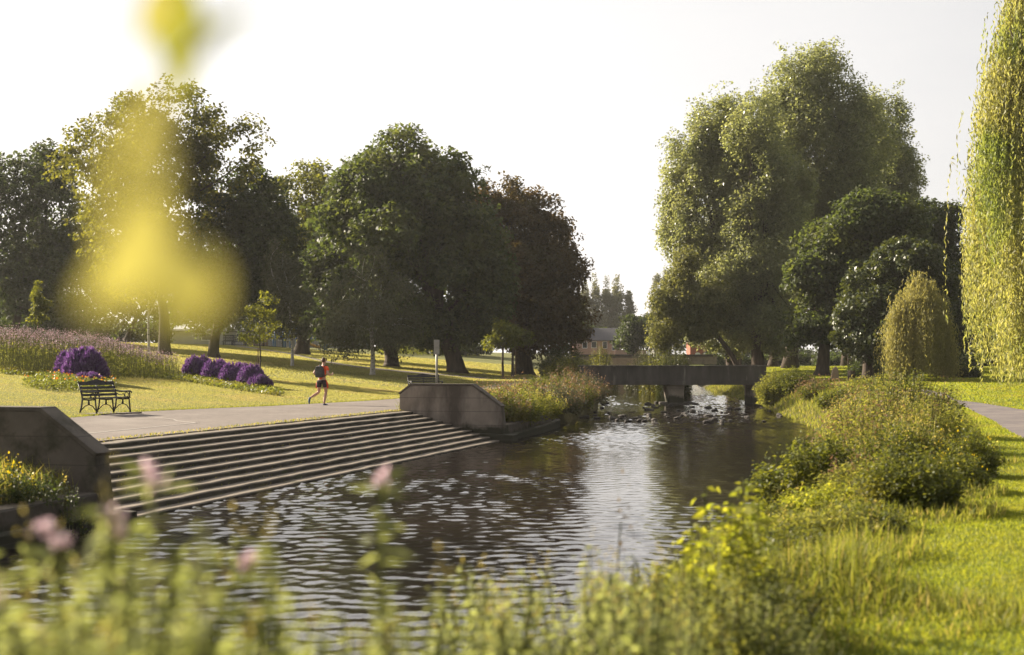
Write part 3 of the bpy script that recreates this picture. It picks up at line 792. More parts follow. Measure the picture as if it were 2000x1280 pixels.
# sign on a grey pole behind the wing wall
d = 66; x = (853 - 1000) / F * d; z0 = gz(x, d); zt = CZ + (HY - 664) / F * d
t = thing('sign_post', 'tall grey pole with a narrow grey sign plate', 'sign', (x, d, z0))
mb = MB(); mb.tube([(0, 0, -.2), (0, 0, zt - z0 - .02)], .055, 12); mb.build('pole', M['grey_metal'], t)
mb = MB(); mb.box(-.13, .13, -.085, -.06, zt - z0 - .68, zt - z0); mb.build('sign_plate', M['grey_metal'], t, bevel=.006)
mb = MB(); mb.box(-.07, .07, -.058, .065, zt - z0 - .5, zt - z0 - .44); mb.build('bracket', M['iron'], t)

def post(name, label, cat, px, py, top, wpx, mat, lean=0, group=None, pointed=False):
    p = hit(px, py, 30); k = p.y / F; h = (py - top) * k; r = wpx * k / 2
    mb = MB()
    if pointed: mb.prism([(-r, -.2), (r, -.2), (r * .75, h * .7), (r * .1 + lean, h), (-r * .5, h * .75)], -r * .6, r * .6)
    else: mb.tube([(0, 0, -.2), (lean * .5, 0, h * .5), (lean, 0, h)], [r * 1.08, r, r * .95], 14)
    return tag(mb.build(name, M[mat], None, .02 if pointed else 0, p), label, cat, group)
post('tree_stump', 'short round dark timber stump on the right bank', 'stump', 1663, 745, 724, 15, 'bark')
post('marker_stone', 'pale leaning pointed stone near the timber stump', 'stone', 1630, 741, 716, 17, 'stone', .05, None, True)
post('tree_stake', 'thin timber stake beside the young lime tree near path', 'stake', 1007, 735.5, 684, 2.6, 'wood')
post('tree_stake', 'timber stake tied to the sapling by the purple clumps', 'stake', 504, 712, 680, 2.2, 'wood')
post('tree_stake', 'thin stake on the far right lawn before dark trees', 'stake', 1657, 724, 690, 2.4, 'bark')

# thin morning haze over the park
mb = MB(); mb.box(-700, 900, -45, 2200, -3, 60)
hz = mb.build('haze', []); hm, hnt, hout = new_mat('haze_air')
pv_ = hnt.nodes.new('ShaderNodeVolumePrincipled'); pv_.inputs['Density'].default_value = .00016; pv_.inputs['Color'].default_value = (1, .98, .95, 1); pv_.inputs['Anisotropy'].default_value = .3
hnt.links.new(pv_.outputs[0], hout.inputs['Volume']); hz.data.materials.clear(); hz.data.materials.append(hm)
tag(hz, kind='stuff')
scene.cycles.volume_bounces = 0
# ================================================================ trees, left bank
g = 'park trees on the left lawn'
tree('ash_tree', 'dark airy tree at the far left edge', 'tree', 30, 118, [(45, 390, 95, 95), (120, 450, 80, 100), (10, 470, 90, 120), (90, 540, 90, 70), (20, 580, 100, 60), (80, 340, 60, 50)], 27000, .30, 'dark', .35, clump=1.20, group=g)
tree('ash_tree', 'tall airy light green tree glowing at the top left', 'tree', 325, 98, [(250, 270, 75, 70), (350, 250, 80, 68), (430, 310, 75, 75), (190, 300, 60, 60), (300, 380, 130, 90), (150, 330, 45, 55), (250, 480, 100, 70), (300, 320, 90, 70)], 24000, .26, 'ash', .45, clump=1.15, group=g, trunk_top=5, limbs=9)
tree('sycamore_tree', 'dark dense tree with straight trunk left of the chestnuts', 'tree', 418, 100, [(470, 420, 80, 80), (510, 480, 70, 100), (430, 500, 70, 90), (470, 570, 90, 60), (540, 560, 45, 60), (400, 590, 60, 40)], 22000, .30, 'dark', .40, clump=1.30, group=g)
tree('sycamore_tree', 'dark low-branched tree behind the tall mauve flower meadow', 'tree', 128, 142, [(130, 560, 100, 75), (60, 600, 80, 50), (210, 590, 80, 50), (150, 490, 70, 60)], 13000, .36, 'dark', .35, clump=1.60, group=g)
tree('sycamore_tree', 'broad dark tree low behind the pale birch trunk', 'tree', 245, 150, [(280, 580, 95, 65), (350, 560, 80, 70), (240, 520, 70, 60), (390, 600, 60, 45)], 12000, .36, 'chestnut', .35, clump=1.60, group=g)
tree('lime_tree', 'yellow green tree with a thick dark trunk behind the small birch', 'tree', 590, 128, [(635, 370, 55, 50), (590, 400, 60, 55), (660, 430, 80, 80), (590, 480, 80, 80), (570, 580, 90, 60), (650, 560, 80, 80)], 22000, .30, 'lime', .65, clump=1.40, group=g)
tree('horse_chestnut', 'largest horse chestnut with a high rounded crown and flared trunk', 'tree', 887, 108, [(770, 330, 75, 62), (720, 390, 80, 70), (835, 385, 85, 75), (790, 460, 140, 90), (890, 470, 75, 90), (850, 570, 130, 85), (925, 580, 50, 80), (900, 645, 80, 38), (800, 640, 80, 40), (860, 460, 110, 90)], 60000, .34, 'chestnut', .72, clump=1.35, group=g, trunk_top=4.6, limbs=9)
tree('horse_chestnut', 'dark horse chestnut with twin trunks left of the largest chestnut', 'tree', 766, 112, [(720, 470, 85, 80), (690, 560, 80, 80), (640, 600, 55, 55), (740, 620, 90, 50), (660, 500, 60, 70)], 22000, .34, 'dark', .6, clump=1.40, group=g, trunk_top=3.5)
tree('copper_beech', 'bronze red copper beech with very thick trunk near the bridge', 'tree', 1019, 116, [(975, 395, 48, 45), (1030, 430, 62, 52), (1060, 490, 65, 55), (1010, 540, 95, 75), (1085, 570, 50, 60), (1055, 620, 85, 55), (1110, 625, 40, 50), (1075, 670, 70, 28), (985, 620, 55, 55), (955, 470, 50, 70), (1100, 530, 42, 45)], 46000, .27, 'copper', .78, clump=1.15, group=g, trunk_top=4.2, limbs=9)
tree('birch_tree', 'drooping grey-leaved birch with a white lower trunk', 'tree', 728, 90, [(712, 520, 38, 38), (690, 580, 50, 50), (745, 575, 48, 50), (725, 630, 88, 45), (660, 650, 32, 40), (790, 640, 28, 45)], 10500, .16, 'birch', .17, 'birchbark', clump=0.80, group='birches on the lawn', droop=.7, trunk_top=3.2)
tree('birch_tree', 'slender young birch with thin pale trunk left of runner', 'tree', 571, 95, [(543, 495, 20, 30), (555, 545, 34, 40), (573, 600, 44, 42), (560, 640, 34, 22)], 5600, .16, 'birch', .11, 'birchbark', clump=0.70, group='birches on the lawn', droop=.6)
tree('birch_tree', 'young birch with a bare white trunk behind the flower meadow', 'tree', 291, 76, [(290, 470, 40, 45), (275, 540, 50, 45), (310, 560, 40, 40)], 4200, .15, 'ash', .085, 'birchbark', clump=0.70, group='birches on the lawn', trunk_top=3.6)
tree('sapling', 'staked sapling with a small round crown by the purple clumps', 'sapling', 508, 74, [(508, 630, 30, 34), (520, 600, 18, 24), (495, 655, 24, 18)], 1300, .13, 'lime', .05, clump=0.50)
tree('sapling', 'upright leafy sapling at far left above the mauve flowers', 'sapling', 72, 78, [(75, 575, 10, 25), (84, 603, 13, 20), (70, 622, 12, 15)], 1300, .14, 'lime', .05, clump=0.40)
tree('lime_tree', 'small yellow-lit lime tree on a thin trunk before copper beech', 'tree', 982, 98, [(985, 655, 22, 22), (1004, 666, 18, 14), (966, 672, 17, 12), (978, 640, 12, 12)], 1500, .19, 'lime', .10, clump=0.70)
tree('lime_tree', 'second small lime tree standing just behind the yellow-lit one', 'tree', 1000, 106, [(1016, 662, 22, 14), (1003, 650, 20, 12)], 1400, .19, 'ash', .12, clump=0.70)
# far row that closes the lawn on the left
for i, (px, d, lab, lobes) in enumerate([
    (20, 190, 'far dark tree beyond the meadow at the left edge', [(20, 600, 70, 45), (-30, 580, 60, 60)]),
    (480, 185, 'far dark tree behind the playground railing', [(480, 610, 80, 40), (540, 600, 60, 50)]),
    (690, 190, 'far dark tree beyond the twin-trunked chestnut', [(690, 600, 90, 60), (770, 610, 70, 50)]),
    (930, 195, 'far dark tree beyond the largest chestnut trunk', [(900, 630, 80, 45), (980, 640, 70, 40)])]):
    tree('park_tree', lab, 'tree', px, d, lobes, 6500, .45, 'dark', .4, clump=2.00, group='far trees closing the left lawn', limbs=3)

# ================================================================ trees, right bank
g = 'tall poplars on the right bank'
kw = dict(flat=.95, out_w=.4, bough=.42, tall=1.4, stray=.26, shoots=.9)
tree('poplar_tree', 'tallest poplar with a broad towering crown', 'tree', 1545, 132, [(1600, 180, 68, 62), (1555, 225, 62, 75), (1648, 225, 50, 72), (1570, 330, 85, 90), (1640, 370, 70, 95), (1560, 450, 85, 90), (1630, 490, 80, 85), (1530, 290, 55, 80), (1690, 290, 50, 80), (1690, 430, 55, 80)], 99000, .235, 'poplar', .62, clump=1.25, group=g, **kw)
tree('poplar_tree', 'leftmost poplar with pale sunlit foliage leaning over the river', 'tree', 1428, 124, [(1405, 262, 48, 55), (1345, 315, 42, 50), (1322, 395, 38, 55), (1430, 330, 62, 80), (1390, 420, 80, 75), (1340, 470, 45, 40), (1440, 510, 82, 75), (1395, 580, 55, 40), (1450, 610, 80, 45), (1420, 655, 70, 28), (1360, 560, 50, 50), (1370, 360, 50, 70), (1450, 420, 60, 70)], 90000, .22, 'poplar', .5, clump=1.10, group=g, **kw)
tree('poplar_tree', 'middle poplar whose low sunlit boughs reach the bridge', 'tree', 1478, 120, [(1480, 260, 48, 60), (1485, 360, 65, 80), (1500, 470, 75, 70), (1510, 570, 65, 60), (1470, 645, 60, 38), (1540, 655, 55, 30), (1440, 560, 60, 60), (1520, 380, 60, 70)], 69000, .22, 'poplar', .58, clump=1.10, group=g, **kw)
tree('poplar_tree', 'rear right poplar with a dark narrow pointed top', 'tree', 1655, 150, [(1742, 250, 36, 48), (1735, 330, 48, 65), (1770, 370, 32, 60), (1700, 400, 60, 75), (1755, 440, 48, 55), (1690, 300, 50, 70), (1715, 220, 34, 40)], 42000, .25, 'poplar', .58, clump=1.20, group=g, **kw)
tree('poplar_tree', 'slim poplar trunk standing between the thicker poplar trunks', 'tree', 1440, 138, [(1450, 450, 60, 80), (1430, 570, 60, 55)], 18000, .235, 'poplar', .35, clump=1.20, group=g, **kw)
tree('poplar_tree', 'poplar with paired trunks behind the bridge end', 'tree', 1512, 142, [(1540, 560, 70, 70), (1580, 500, 60, 70)], 18000, .235, 'poplar', .5, clump=1.20, group=g, **kw)
tree('horse_chestnut', 'broad horse chestnut with a thick buttressed trunk on right bank', 'tree', 1603, 102, [(1690, 430, 62, 42), (1640, 480, 62, 50), (1755, 455, 60, 55), (1610, 545, 58, 52), (1680, 560, 75, 65), (1590, 615, 45, 40), (1640, 640, 55, 32), (1560, 650, 30, 22)], 34000, .3, 'chestnut', .5, clump=1.20, limbs=8)
tree('holm_oak', 'rounded glossy dark evergreen behind the small willow', 'tree', 1692, 93, [(1775, 525, 55, 45), (1725, 570, 58, 55), (1800, 580, 70, 65), (1690, 625, 52, 52), (1760, 640, 90, 55), (1665, 665, 35, 30)], 36000, .24, 'glossy', .4, clump=0.80, flat=.9)
tree('sycamore_tree', 'dark tree with an open ragged crown behind the evergreen', 'tree', 1850, 118, [(1805, 440, 55, 42), (1850, 455, 38, 45), (1840, 520, 50, 60), (1880, 580, 50, 60), (1860, 650, 60, 50), (1910, 640, 45, 45), (1905, 530, 25, 55)], 22000, .28, 'dark', .4, clump=1.10)
tree('willow_tree', 'olive green rounded tree overhanging the path beside the river', 'tree', 1450, 118, [(1335, 565, 42, 45), (1300, 615, 32, 42), (1350, 610, 55, 48), (1392, 630, 45, 30), (1300, 655, 28, 25), (1340, 525, 30, 36), (1410, 585, 45, 40)], 28000, .20, 'olive', .27, clump=0.90, lean=-1.2, droop=.4)
tree('park_tree', 'round dark green tree beside the house far upstream', 'tree', 1243, 185, [(1243, 648, 30, 30), (1225, 668, 20, 20), (1265, 665, 22, 20)], 9000, .32, 'dark', .3, clump=1.10)
lom = [(1141, 548, 650), (1163, 546, 640), (1184, 552, 635), (1205, 540, 630), (1226, 570, 640), (1196, 585, 645), (1284, 540, 620), (1301, 533, 620)]
labs = ['Lombardy poplar half hidden by the copper beech', 'Lombardy poplar just right of the copper beech edge', 'slim Lombardy poplar in the middle of the distant row', 'tallest Lombardy poplar of the distant row above the house', 'shorter Lombardy poplar at the right end of the distant row', 'lowest Lombardy poplar tucked between the two tallest', 'distant Lombardy poplar left of the pair beside the great poplars', 'distant Lombardy poplar right of the pair beside the great poplars']
for (px, top, _), lab in zip(lom, labs):
    hgt = 690 - top
    tree('lombardy_poplar', lab, 'tree', px, 330, [(px, top + hgt * .22, 6, hgt * .22), (px + 1, top + hgt * .42, 10, hgt * .28), (px - 1, top + hgt * .68, 12, hgt * .3)], 3600, .42, 'far', .35, clump=1.20, group='row of distant Lombardy poplars', limbs=2, flat=1.5)
for px, d, lobes, lab in [(1165, 250, [(1165, 660, 25, 22)], 'distant bushy tree left of the dark roofed house'), (1120, 240, [(1110, 660, 40, 30)], 'distant bushy tree behind the copper beech'), (1290, 260, [(1285, 650, 35, 30), (1320, 650, 30, 30)], 'distant bushy tree behind the round dark tree'), (1480, 230, [(1480, 675, 60, 25), (1560, 675, 60, 22), (1430, 692, 60, 12), (1530, 694, 70, 11)], 'distant hedge-like tree beyond the poplar trunks'), (1720, 220, [(1700, 680, 80, 20), (1790, 680, 60, 20), (1640, 694, 70, 11), (1760, 695, 90, 11)], 'distant low tree behind the evergreen'), (1930, 200, [(1900, 690, 60, 22), (1980, 690, 60, 30), (1940, 705, 80, 16)], 'distant low tree behind the great willow')]:
    tree('park_tree', lab, 'tree', px, d, lobes, 4500, .42, 'dark', .3, clump=1.50, group='distant trees along the skyline', limbs=2)
willow('small rounded weeping willow with golden hanging strands', 1785, 86, 1795, 540, 738, 84, 3000, .19, 'willow2', .15, .16, lnf=(.32, .4), pe=(1.35, .62))
willow('great weeping willow whose golden curtain fills the right edge', 2080, 70, 2078, -160, 742, 204, 6400, .27, 'willow', .16, .5, pe=(1.8, .55))
tree('sapling', 'thin bare-stemmed young tree under the great willow hem', 'sapling', 1919, 104, [(1919, 690, 16, 14)], 900, .16, 'lime', .1, clump=0.50)

for a in [('long dark hedge beyond the poplar trunks on right', 1375, 1590, 176, 690, 5200), ('hedge behind the thick buttressed chestnut trunk', 1590, 1790, 170, 690, 5200), ('dark hedge behind the two weeping willows', 1790, 2060, 150, 684, 6000),
          ('tall dark hedge behind the mauve flower meadow', -40, 175, 168, 608, 8000), ('tall hedge behind the pale birch and ash trunks', 175, 335, 176, 622, 7000), ('hedge beyond the pink willowherb between the chestnut trunks', 700, 960, 178, 672, 4500)]:
    hedge(*a)
# ================================================================ houses upstream
def gable(name, label, cat, px0, px1, d, pyb, pye, pyr, depth, wall, roofm, wins, door=None, ridge='x', group=None):
    k = d / F; x0, x1 = (px0 - 1000) * k, (px1 - 1000) * k; ox = (x0 + x1) / 2
    zb, ze, zr = [CZ + (HY - q) * k for q in (pyb, pye, pyr)]
    t = thing(name, label, cat, (ox, d, zb), 0, group); W = (x1 - x0) / 2; he, hr = ze - zb, zr - zb
    mb = MB(); mb.box(-W, W, 0, depth, -.8, he); 
    if ridge == 'x':
        for s in (-1, 1): mb.add([(s * W, 0, he), (s * W, depth, he), (s * W, depth / 2, hr - .05)], [(0, 1, 2)])
        rf = MB()
        for ys, ye in ((-.35, depth / 2), (depth + .35, depth / 2)):
            rf.add([(-W - .3, ys, he - .12), (W + .3, ys, he - .12), (W + .3, ye, hr), (-W - .3, ye, hr), (-W - .3, ys, he - .28), (W + .3, ys, he - .28), (W + .3, ye, hr - .18), (-W - .3, ye, hr - .18)], [(0, 1, 2, 3), (7, 6, 5, 4), (0, 4, 5, 1), (1, 5, 6, 2), (3, 7, 4, 0)])
    else:
        mb.add([(-W, 0, he), (W, 0, he), (0, 0, hr - .05)], [(0, 1, 2)])
        rf = MB()
        for s in (-1, 1):
            rf.add([(s * (W + .3), -.3, he - .15), (s * (W + .3), depth, he - .15), (0, depth, hr), (0, -.3, hr), (s * (W + .3), -.3, he - .32), (s * (W + .3), depth, he - .32), (0, depth, hr - .2), (0, -.3, hr - .2)], [(0, 1, 2, 3), (7, 6, 5, 4), (0, 4, 5, 1), (3, 7, 4, 0)])
    mb.build('wall', M[wall], t); rf.build('roof', M[roofm], t)
    for wx, wz, ww, wh in wins:
        f = MB(); f.box(wx - ww / 2, wx + ww / 2, -.06, -.003, wz, wz + wh); fo = f.build('window', M['white'], t)
        q = MB(); q.box(wx - ww / 2 + .08, wx + ww / 2 - .08, -.075, -.062, wz + .08, wz + wh - .08); q.build('pane', M['glass'], fo)
    return t
gable('house', 'pale brick house with a dark slate roof far upstream', 'house', 1146, 1212, 235, 692, 663, 640, 7, 'pinkbrick', 'slate', [(-1.6, 1.0, .9, 1.1), (.2, .9, .8, 1.2), (1.9, .6, 1.1, 1.7)])
gable('house', 'house with a pale gable glimpsed left of the slate roofed house', 'house', 1120, 1152, 222, 692, 664, 650, 6, 'pinkbrick', 'slate', [(.5, .9, .8, 1.0)], ridge='y')
k = 232 / F; mb = MB(); mb.box(0, 60 * k, 0, .25, -.5, 14 * k); tag(mb.build('garden_wall', M['pinkbrick'], None, 0, ((1196 - 1000) * k, 226, CZ + (HY - 698) * k)), 'low pale garden wall in front of the house upstream', 'wall')
t = gable('brick_hut', 'small red brick hut with a white arched doorway behind the trees', 'hut', 1348, 1382, 190, 700, 668, 655, 4, 'brick', 'slate', [])
k = 190 / F; mb = MB(); W2 = 5.5 * k
mb.prism([(-W2, 0), (W2, 0), (W2, 7 * k)] + [(W2 * math.cos(a), 7 * k + W2 * .8 * math.sin(a)) for a in np.linspace(.2, 2.94, 9)] + [(-W2, 7 * k)], -.05, -.004); dr = mb.build('door', M['white'], t); dr.location.x = -.25 * k * 10
mb = MB(); mb.box(-W2 * .62, W2 * .62, -.07, -.052, .05, 6.6 * k); mb.build('door_leaf', M['wood'], dr)
gable('long_building', 'long pale low building behind the playground', 'building', 330, 720, 205, 672, 645, 641, 8, 'pale', 'slate', [(-9, .5, 1.4, 1.0), (-4, .5, 1.4, 1.0), (2, .5, 1.4, 1.0), (8, .5, 1.4, 1.0)])
gable('shed', 'small grey shed with a flat pale roof among the river bushes', 'shed', 1278, 1312, 150, 700, 678, 674, 3, 'pale', 'pale', [])

# ================================================================ playground on the rise
def rail(label, pa, pb, d, h=1.1, gap=.35):
    a = P(pa, 670, d); b = P(pb, 670, d); ao = np.array((a[0], d, gz(a[0], d))); L = b[0] - a[0]; n = int(L / 2.2) + 1
    t = thing('playground_fence', label, 'fence', ao)
    for i in range(n + 1):
        x = L * i / n; z = gz(ao[0] + x, d) - ao[2]
        mb = MB(); mb.box(x - .035, x + .035, -.035, .035, z - .2, z + h + .05); mb.build('post', M['iron'], t)
    for j, zz in enumerate((.12, h)):
        mb = MB(); mb.tube([(L * i / n, 0, gz(ao[0] + L * i / n, d) - ao[2] + zz) for i in range(n + 1)], .03, 6); mb.build('rail', M['iron'], t)
    mb = MB(); x = .1
    while x < L: 
        z = gz(ao[0] + x, d) - ao[2]; mb.box(x - .011, x + .011, -.011, .011, z + .13, z + h); x += .16
    mb.build('bar', M['iron'], t)
rail('dark metal playground railing on the rise left of the chestnuts', 440, 700, 146)
p = hit(352, 671, 60)
t = thing('picnic_table', 'pale timber picnic table on the lawn left of the dark trunk', 'picnic table', p, .15)
mb = MB(); mb.box(-.95, .95, -.38, .38, .70, .76); mb.build('table_top', M['wood'], t, bevel=.01)
for s in (-1, 1):
    mb = MB(); mb.box(-.95, .95, s * .75 - .14, s * .75 + .14, .42, .47); mb.build('seat', M['wood'], t, bevel=.01)
    mb = MB(); mb.tube([(s * .6, -.75, -.05), (s * .6, -.2, .7)], .045, 6); mb.tube([(s * .6, .75, -.05), (s * .6, .2, .7)], .045, 6); mb.build('leg', M['wood'], t)
def slat_screen(label, px, w_):
    d = 143; x = (px - 1000) / F * d; t = thing('slatted_bench', label, 'bench', (x, d, gz(x, d)), 0, 'dark benches at the playground')
    for i in range(4):
        mb = MB(); mb.box(-w_, w_, .3 - .02 * i, .34 - .02 * i, .50 + i * .15, .59 + i * .15); mb.build('back_slat', M['black_wood'], t)
    mb = MB(); mb.box(-w_, w_, -.2, .26, .42, .47); mb.build('seat', M['black_wood'], t)
    for s in (-1, 1): mb = MB(); mb.box(s * w_ * .8 - .04, s * w_ * .8 + .04, -.15, .3, -.1, .42); mb.build('leg', M['iron'], t)
slat_screen('dark slatted bench just right of the dark straight trunk', 445, .55); slat_screen('wider dark slatted bench at the playground railing', 469, .75)
d = 152
def frame(label, px, w_, h):
    x = (px - 1000) / F * d; t = thing('climbing_frame', label, 'climbing frame', (x, d, gz(x, d)), .3, 'blue play frames')
    for sx in (-1, 1):
        for sy in (-1, 1): mb = MB(); mb.tube([(sx * w_, sy * .7, -.1), (sx * w_, sy * .7, h)], .09, 8); mb.build('post', M['blue'], t)
    mb = MB(); mb.box(-w_, w_, -.7, .7, h * .42, h * .46); mb.build('platform', M['black_wood'], t)
    for sy in (-1, 1): mb = MB(); mb.tube([(-w_, sy * .7, h * .96), (w_, sy * .7, h * .96)], .06, 8); mb.build('crossbar', M['blue'], t)
    mb = MB(); mb.box(-w_ * 1.05, -w_ * .2, -.76, -.72, h * .46, h * .85); mb.build('panel', M['blue'], t)
    return t
frame('blue timber climbing frame between lime trunk and small birch', 552, .9, 2.3); frame('larger blue climbing frame left of the lime trunk', 568, .7, 2.7); frame('blue play frame right of the lime trunk', 618, 1.0, 2.4)
x = (612 - 1000) / F * d; t = thing('play_slide', 'small slide with a yellow chute beside the blue frame', 'slide', (x, d - 1.5, gz(x, d - 1.5)))
ch = MB(); ch.tube([(-1.1, 0, 1.5), (-.6, 0, 1.1), (-.1, 0, .55), (.6, 0, .3), (1.0, 0, .28)], .16, 8, sx=1.6); ch.build('chute', M['yellowpaint'], t)
for xx, zz in ((-1.1, 1.5), (.8, .28)): mb = MB(); mb.tube([(xx, 0, -.1), (xx, 0, zz)], .05, 6); mb.build('leg', M['grey_metal'], t)
x = (508 - 1000) / F * 150; t = thing('timber_screen', 'short timber board screen by the playground railing', 'screen', (x - 1.2, 150, gz(x, 150)))
for i in range(8): mb = MB(); mb.box(i * .26, i * .26 + .2, 0, .05, -.1, 1.15); mb.build('board', M['wood'], t)

# ================================================================ flower beds
def clump(label, px, py, wpx, hpx, n):
    p = hit(px, py, 35); k = p.y / F; r = wpx * k / 2 * 1.15; h = hpx * k * 1.05 * rng.uniform(.88, 1.1)
    t = thing('salvia_clump', label, 'purple plant', p, 0, 'clumps of purple salvia')
    a = rng.uniform(0, 2 * np.pi, n); f = np.sqrt(rng.random(n)); o = np.stack((np.cos(a), np.sin(a), np.zeros(n)), 1)
    up = unit(o * (f * .85)[:, None] + np.array((0, 0, 1.)) + rng.normal(size=(n, 3)) * .1)
    top = o * (f * r)[:, None] + np.array((0, 0, 1.)) * (h * np.sqrt(np.maximum(.02, 1 - .88 * f ** 3.2)) * rng.uniform(.78, 1.06, n) * (1 + .12 * np.sin(a * 3 + px)))[:, None]
    L = h * .34 * rng.uniform(.7, 1.2, n)
    q = []
    for j in range(2):
        c = top - up * (L * .45)[:, None]
        q.append(leaves(c, L, rng.normal(size=(n, 3)), up, .24, 0))
    link('blossom', quad_mesh('blossom', np.concatenate(q), M['purple']), t)
    m = n * 2; k2 = np.repeat(np.arange(n), 2)
    pos = top[k2] * rng.uniform(.25, .78, m)[:, None] + rng.normal(size=(m, 3)) * .04; pos[:, 2] = np.maximum(pos[:, 2], .03)
    link('foliage', quad_mesh('foliage', leaves(pos, .11, None, np.tile((0, 0, 1.), (m, 1)) + rng.normal(size=(m, 3)) * .7, .4), M['bramble']), t)
for a in [('rear left purple salvia clump beside the mauve meadow', 137, 741, 58, 48, 900), ('tallest purple salvia clump above the orange flowers', 167, 747, 82, 55, 1500), ('low purple salvia clump in front of the tallest one', 173, 752, 58, 25, 800),
          ('purple salvia clump at the left end of the long row', 385, 738, 56, 37, 800), ('second purple salvia clump from the left of the long row', 425, 743, 60, 40, 900), ('third purple salvia clump in the long row', 462, 750, 64, 42, 1000), ('purple salvia clump fourth along the long row', 490, 755, 52, 38, 900), ('small low purple salvia clump at right end of row', 508, 758, 48, 22, 700)]:
    clump(*a)

# tall mauve verbena meadow behind the bed
def meadow():
    pts = []
    while len(pts) < 3300:
        px = rng.uniform(-25, 352); u = rng.random()
        d = 60 + 13 * u
        x = (px - 1000) / F * d
        yl = 60 + 5 * smooth(150, 340, px)
        if d < yl: continue
        if px > 300 and rng.random() < (px - 300) / 60: continue
        pts.append((x, d, gz(x, d)))
    b = np.array(pts); n = len(b)
    s_h = 1.5 * (1 - .42 * smooth(170, 350, 1000 + b[:, 0] / b[:, 1] * F)) * rng.uniform(.75, 1.15, n)
    ln = rng.normal(size=(n, 3)) * np.array((.1, .1, 0)); tip = b + ln + np.array((0, 0, 1.)) * s_h[:, None]
    sd = np.stack((np.ones(n), np.zeros(n), np.zeros(n)), 1) * .008
    S = np.stack((b - sd, b + sd, tip + sd * .6, tip - sd * .6), 1)
    k = np.repeat(np.arange(n), 7); pos = b[k] + (tip - b)[k] * rng.uniform(.05, .85, len(k))[:, None] + rng.normal(size=(len(k), 3)) * .06
    Lf = leaves(pos, .15 * rng.uniform(.6, 1.3, len(k)), None, np.tile((0, 0, 1.), (len(k), 1)) + rng.normal(size=(len(k), 3)) * .8, .16)
    k = np.repeat(np.arange(n), 3); pos = tip[k] + rng.normal(size=(len(k), 3)) * np.array((.07, .07, .09))
    Fl = leaves(pos, .05 * rng.uniform(.6, 1.4, len(k)), None, None, .8)
    V = np.concatenate((S, Lf, Fl)); ix = np.repeat((0, 1, 2), (len(S), len(Lf), len(Fl)))
    tag(link('flower_meadow', quad_mesh('flower_meadow', V, [M['stem'], M['longgrass'], M['mauve']], ix)), kind='stuff')
meadow()
# low bedding with orange flowers, and the bed edging foliage
def bedding(name, outline, n, h, leafm, flm=None, ff=.1, kind='stuff', leaf=.1):
    pts = [hit(*q, 35) for q in outline]; pl = np.array([(p.x, p.y) for p in pts]); lo, hi = pl.min(0), pl.max(0); out = []
    def inside(x, y):
        c = False; j = len(pl) - 1
        for i in range(len(pl)):
            if (pl[i, 1] > y) != (pl[j, 1] > y) and x < (pl[j, 0] - pl[i, 0]) * (y - pl[i, 1]) / (pl[j, 1] - pl[i, 1]) + pl[i, 0]: c = not c
            j = i
        return c
    while len(out) < n:
        x, y = rng.uniform(lo, hi)
        if inside(x, y): out.append((x, y, gz(x, y)))
    b = np.array(out); b[:, 2] += rng.random(n) * h
    V = leaves(b, leaf * rng.uniform(.6, 1.4, n), rng.normal(size=(n, 3)) + np.array((0, 0, .8)), None, .55); ms = [M[leafm]]; ix = np.zeros(n)
    if flm:
        m = int(n * ff); c = b[rng.choice(n, m)]; c[:, 2] = [gz(x, y) + h * rng.uniform(.95, 1.35) for x, y, z in c]
        V = np.concatenate((V, leaves(c, .085, None, None, .9))); ms.append(M[flm]); ix = np.concatenate((ix, np.ones(m)))
    tag(link(name, quad_mesh(name, V, ms, ix)), kind=kind)
bedding('bedding_flowers', [(40, 757), (90, 765), (200, 765), (228, 757), (190, 743), (80, 742)], 5200, .34, 'bramble', 'orange', .016)
bedding('bed_edging_foliage', [(0, 722), (0, 733), (110, 738), (240, 735), (330, 742), (470, 765), (545, 776), (556, 768), (520, 757), (420, 745), (330, 728), (180, 722)], 9000, .17, 'bramble', None, leaf=.13)
bedding('willowherb_patch', [(735, 692), (940, 697), (930, 692), (740, 686)], 9000, 2.0, 'longgrass', 'pink', .06, leaf=.26)

# ================================================================ grass
def scatter(n, x0, x1, y0, y1, ok):
    x = rng.uniform(x0, x1, n); y = rng.uniform(y0, y1, n); m = ok(x, y); x, y = x[m], y[m]
    return np.stack((x, y, ground(x, y)), 1)
def clear_left(x, y):
    s, r = sr(x, y); xe = np.interp(y, [p[1] for p in Lp], [p[0] for p in Lp])
    px = 1000 + x / y * F
    return (x < xe - .03) & (px > -60) & (px < 1120)
b = np.concatenate((scatter(520000, -30, -2, 36, 75, clear_left), scatter(360000, -45, 5, 75, 150, clear_left)))
hx = np.array([p.x for p in hl]); hy = np.array([p.y for p in hl])
b = b[np.abs(b[:, 1] - np.interp(b[:, 0], hx, hy) - .15) > 2.0]
far = smooth(45, 110, b[:, 1])
tag(link('lawn_grass', quad_mesh('lawn_grass', blades(b, (.035 + .05 * far) * rng.uniform(.5, 1.3, len(b)), .012 + .04 * far, .9), M['lawn'])), kind='stuff')
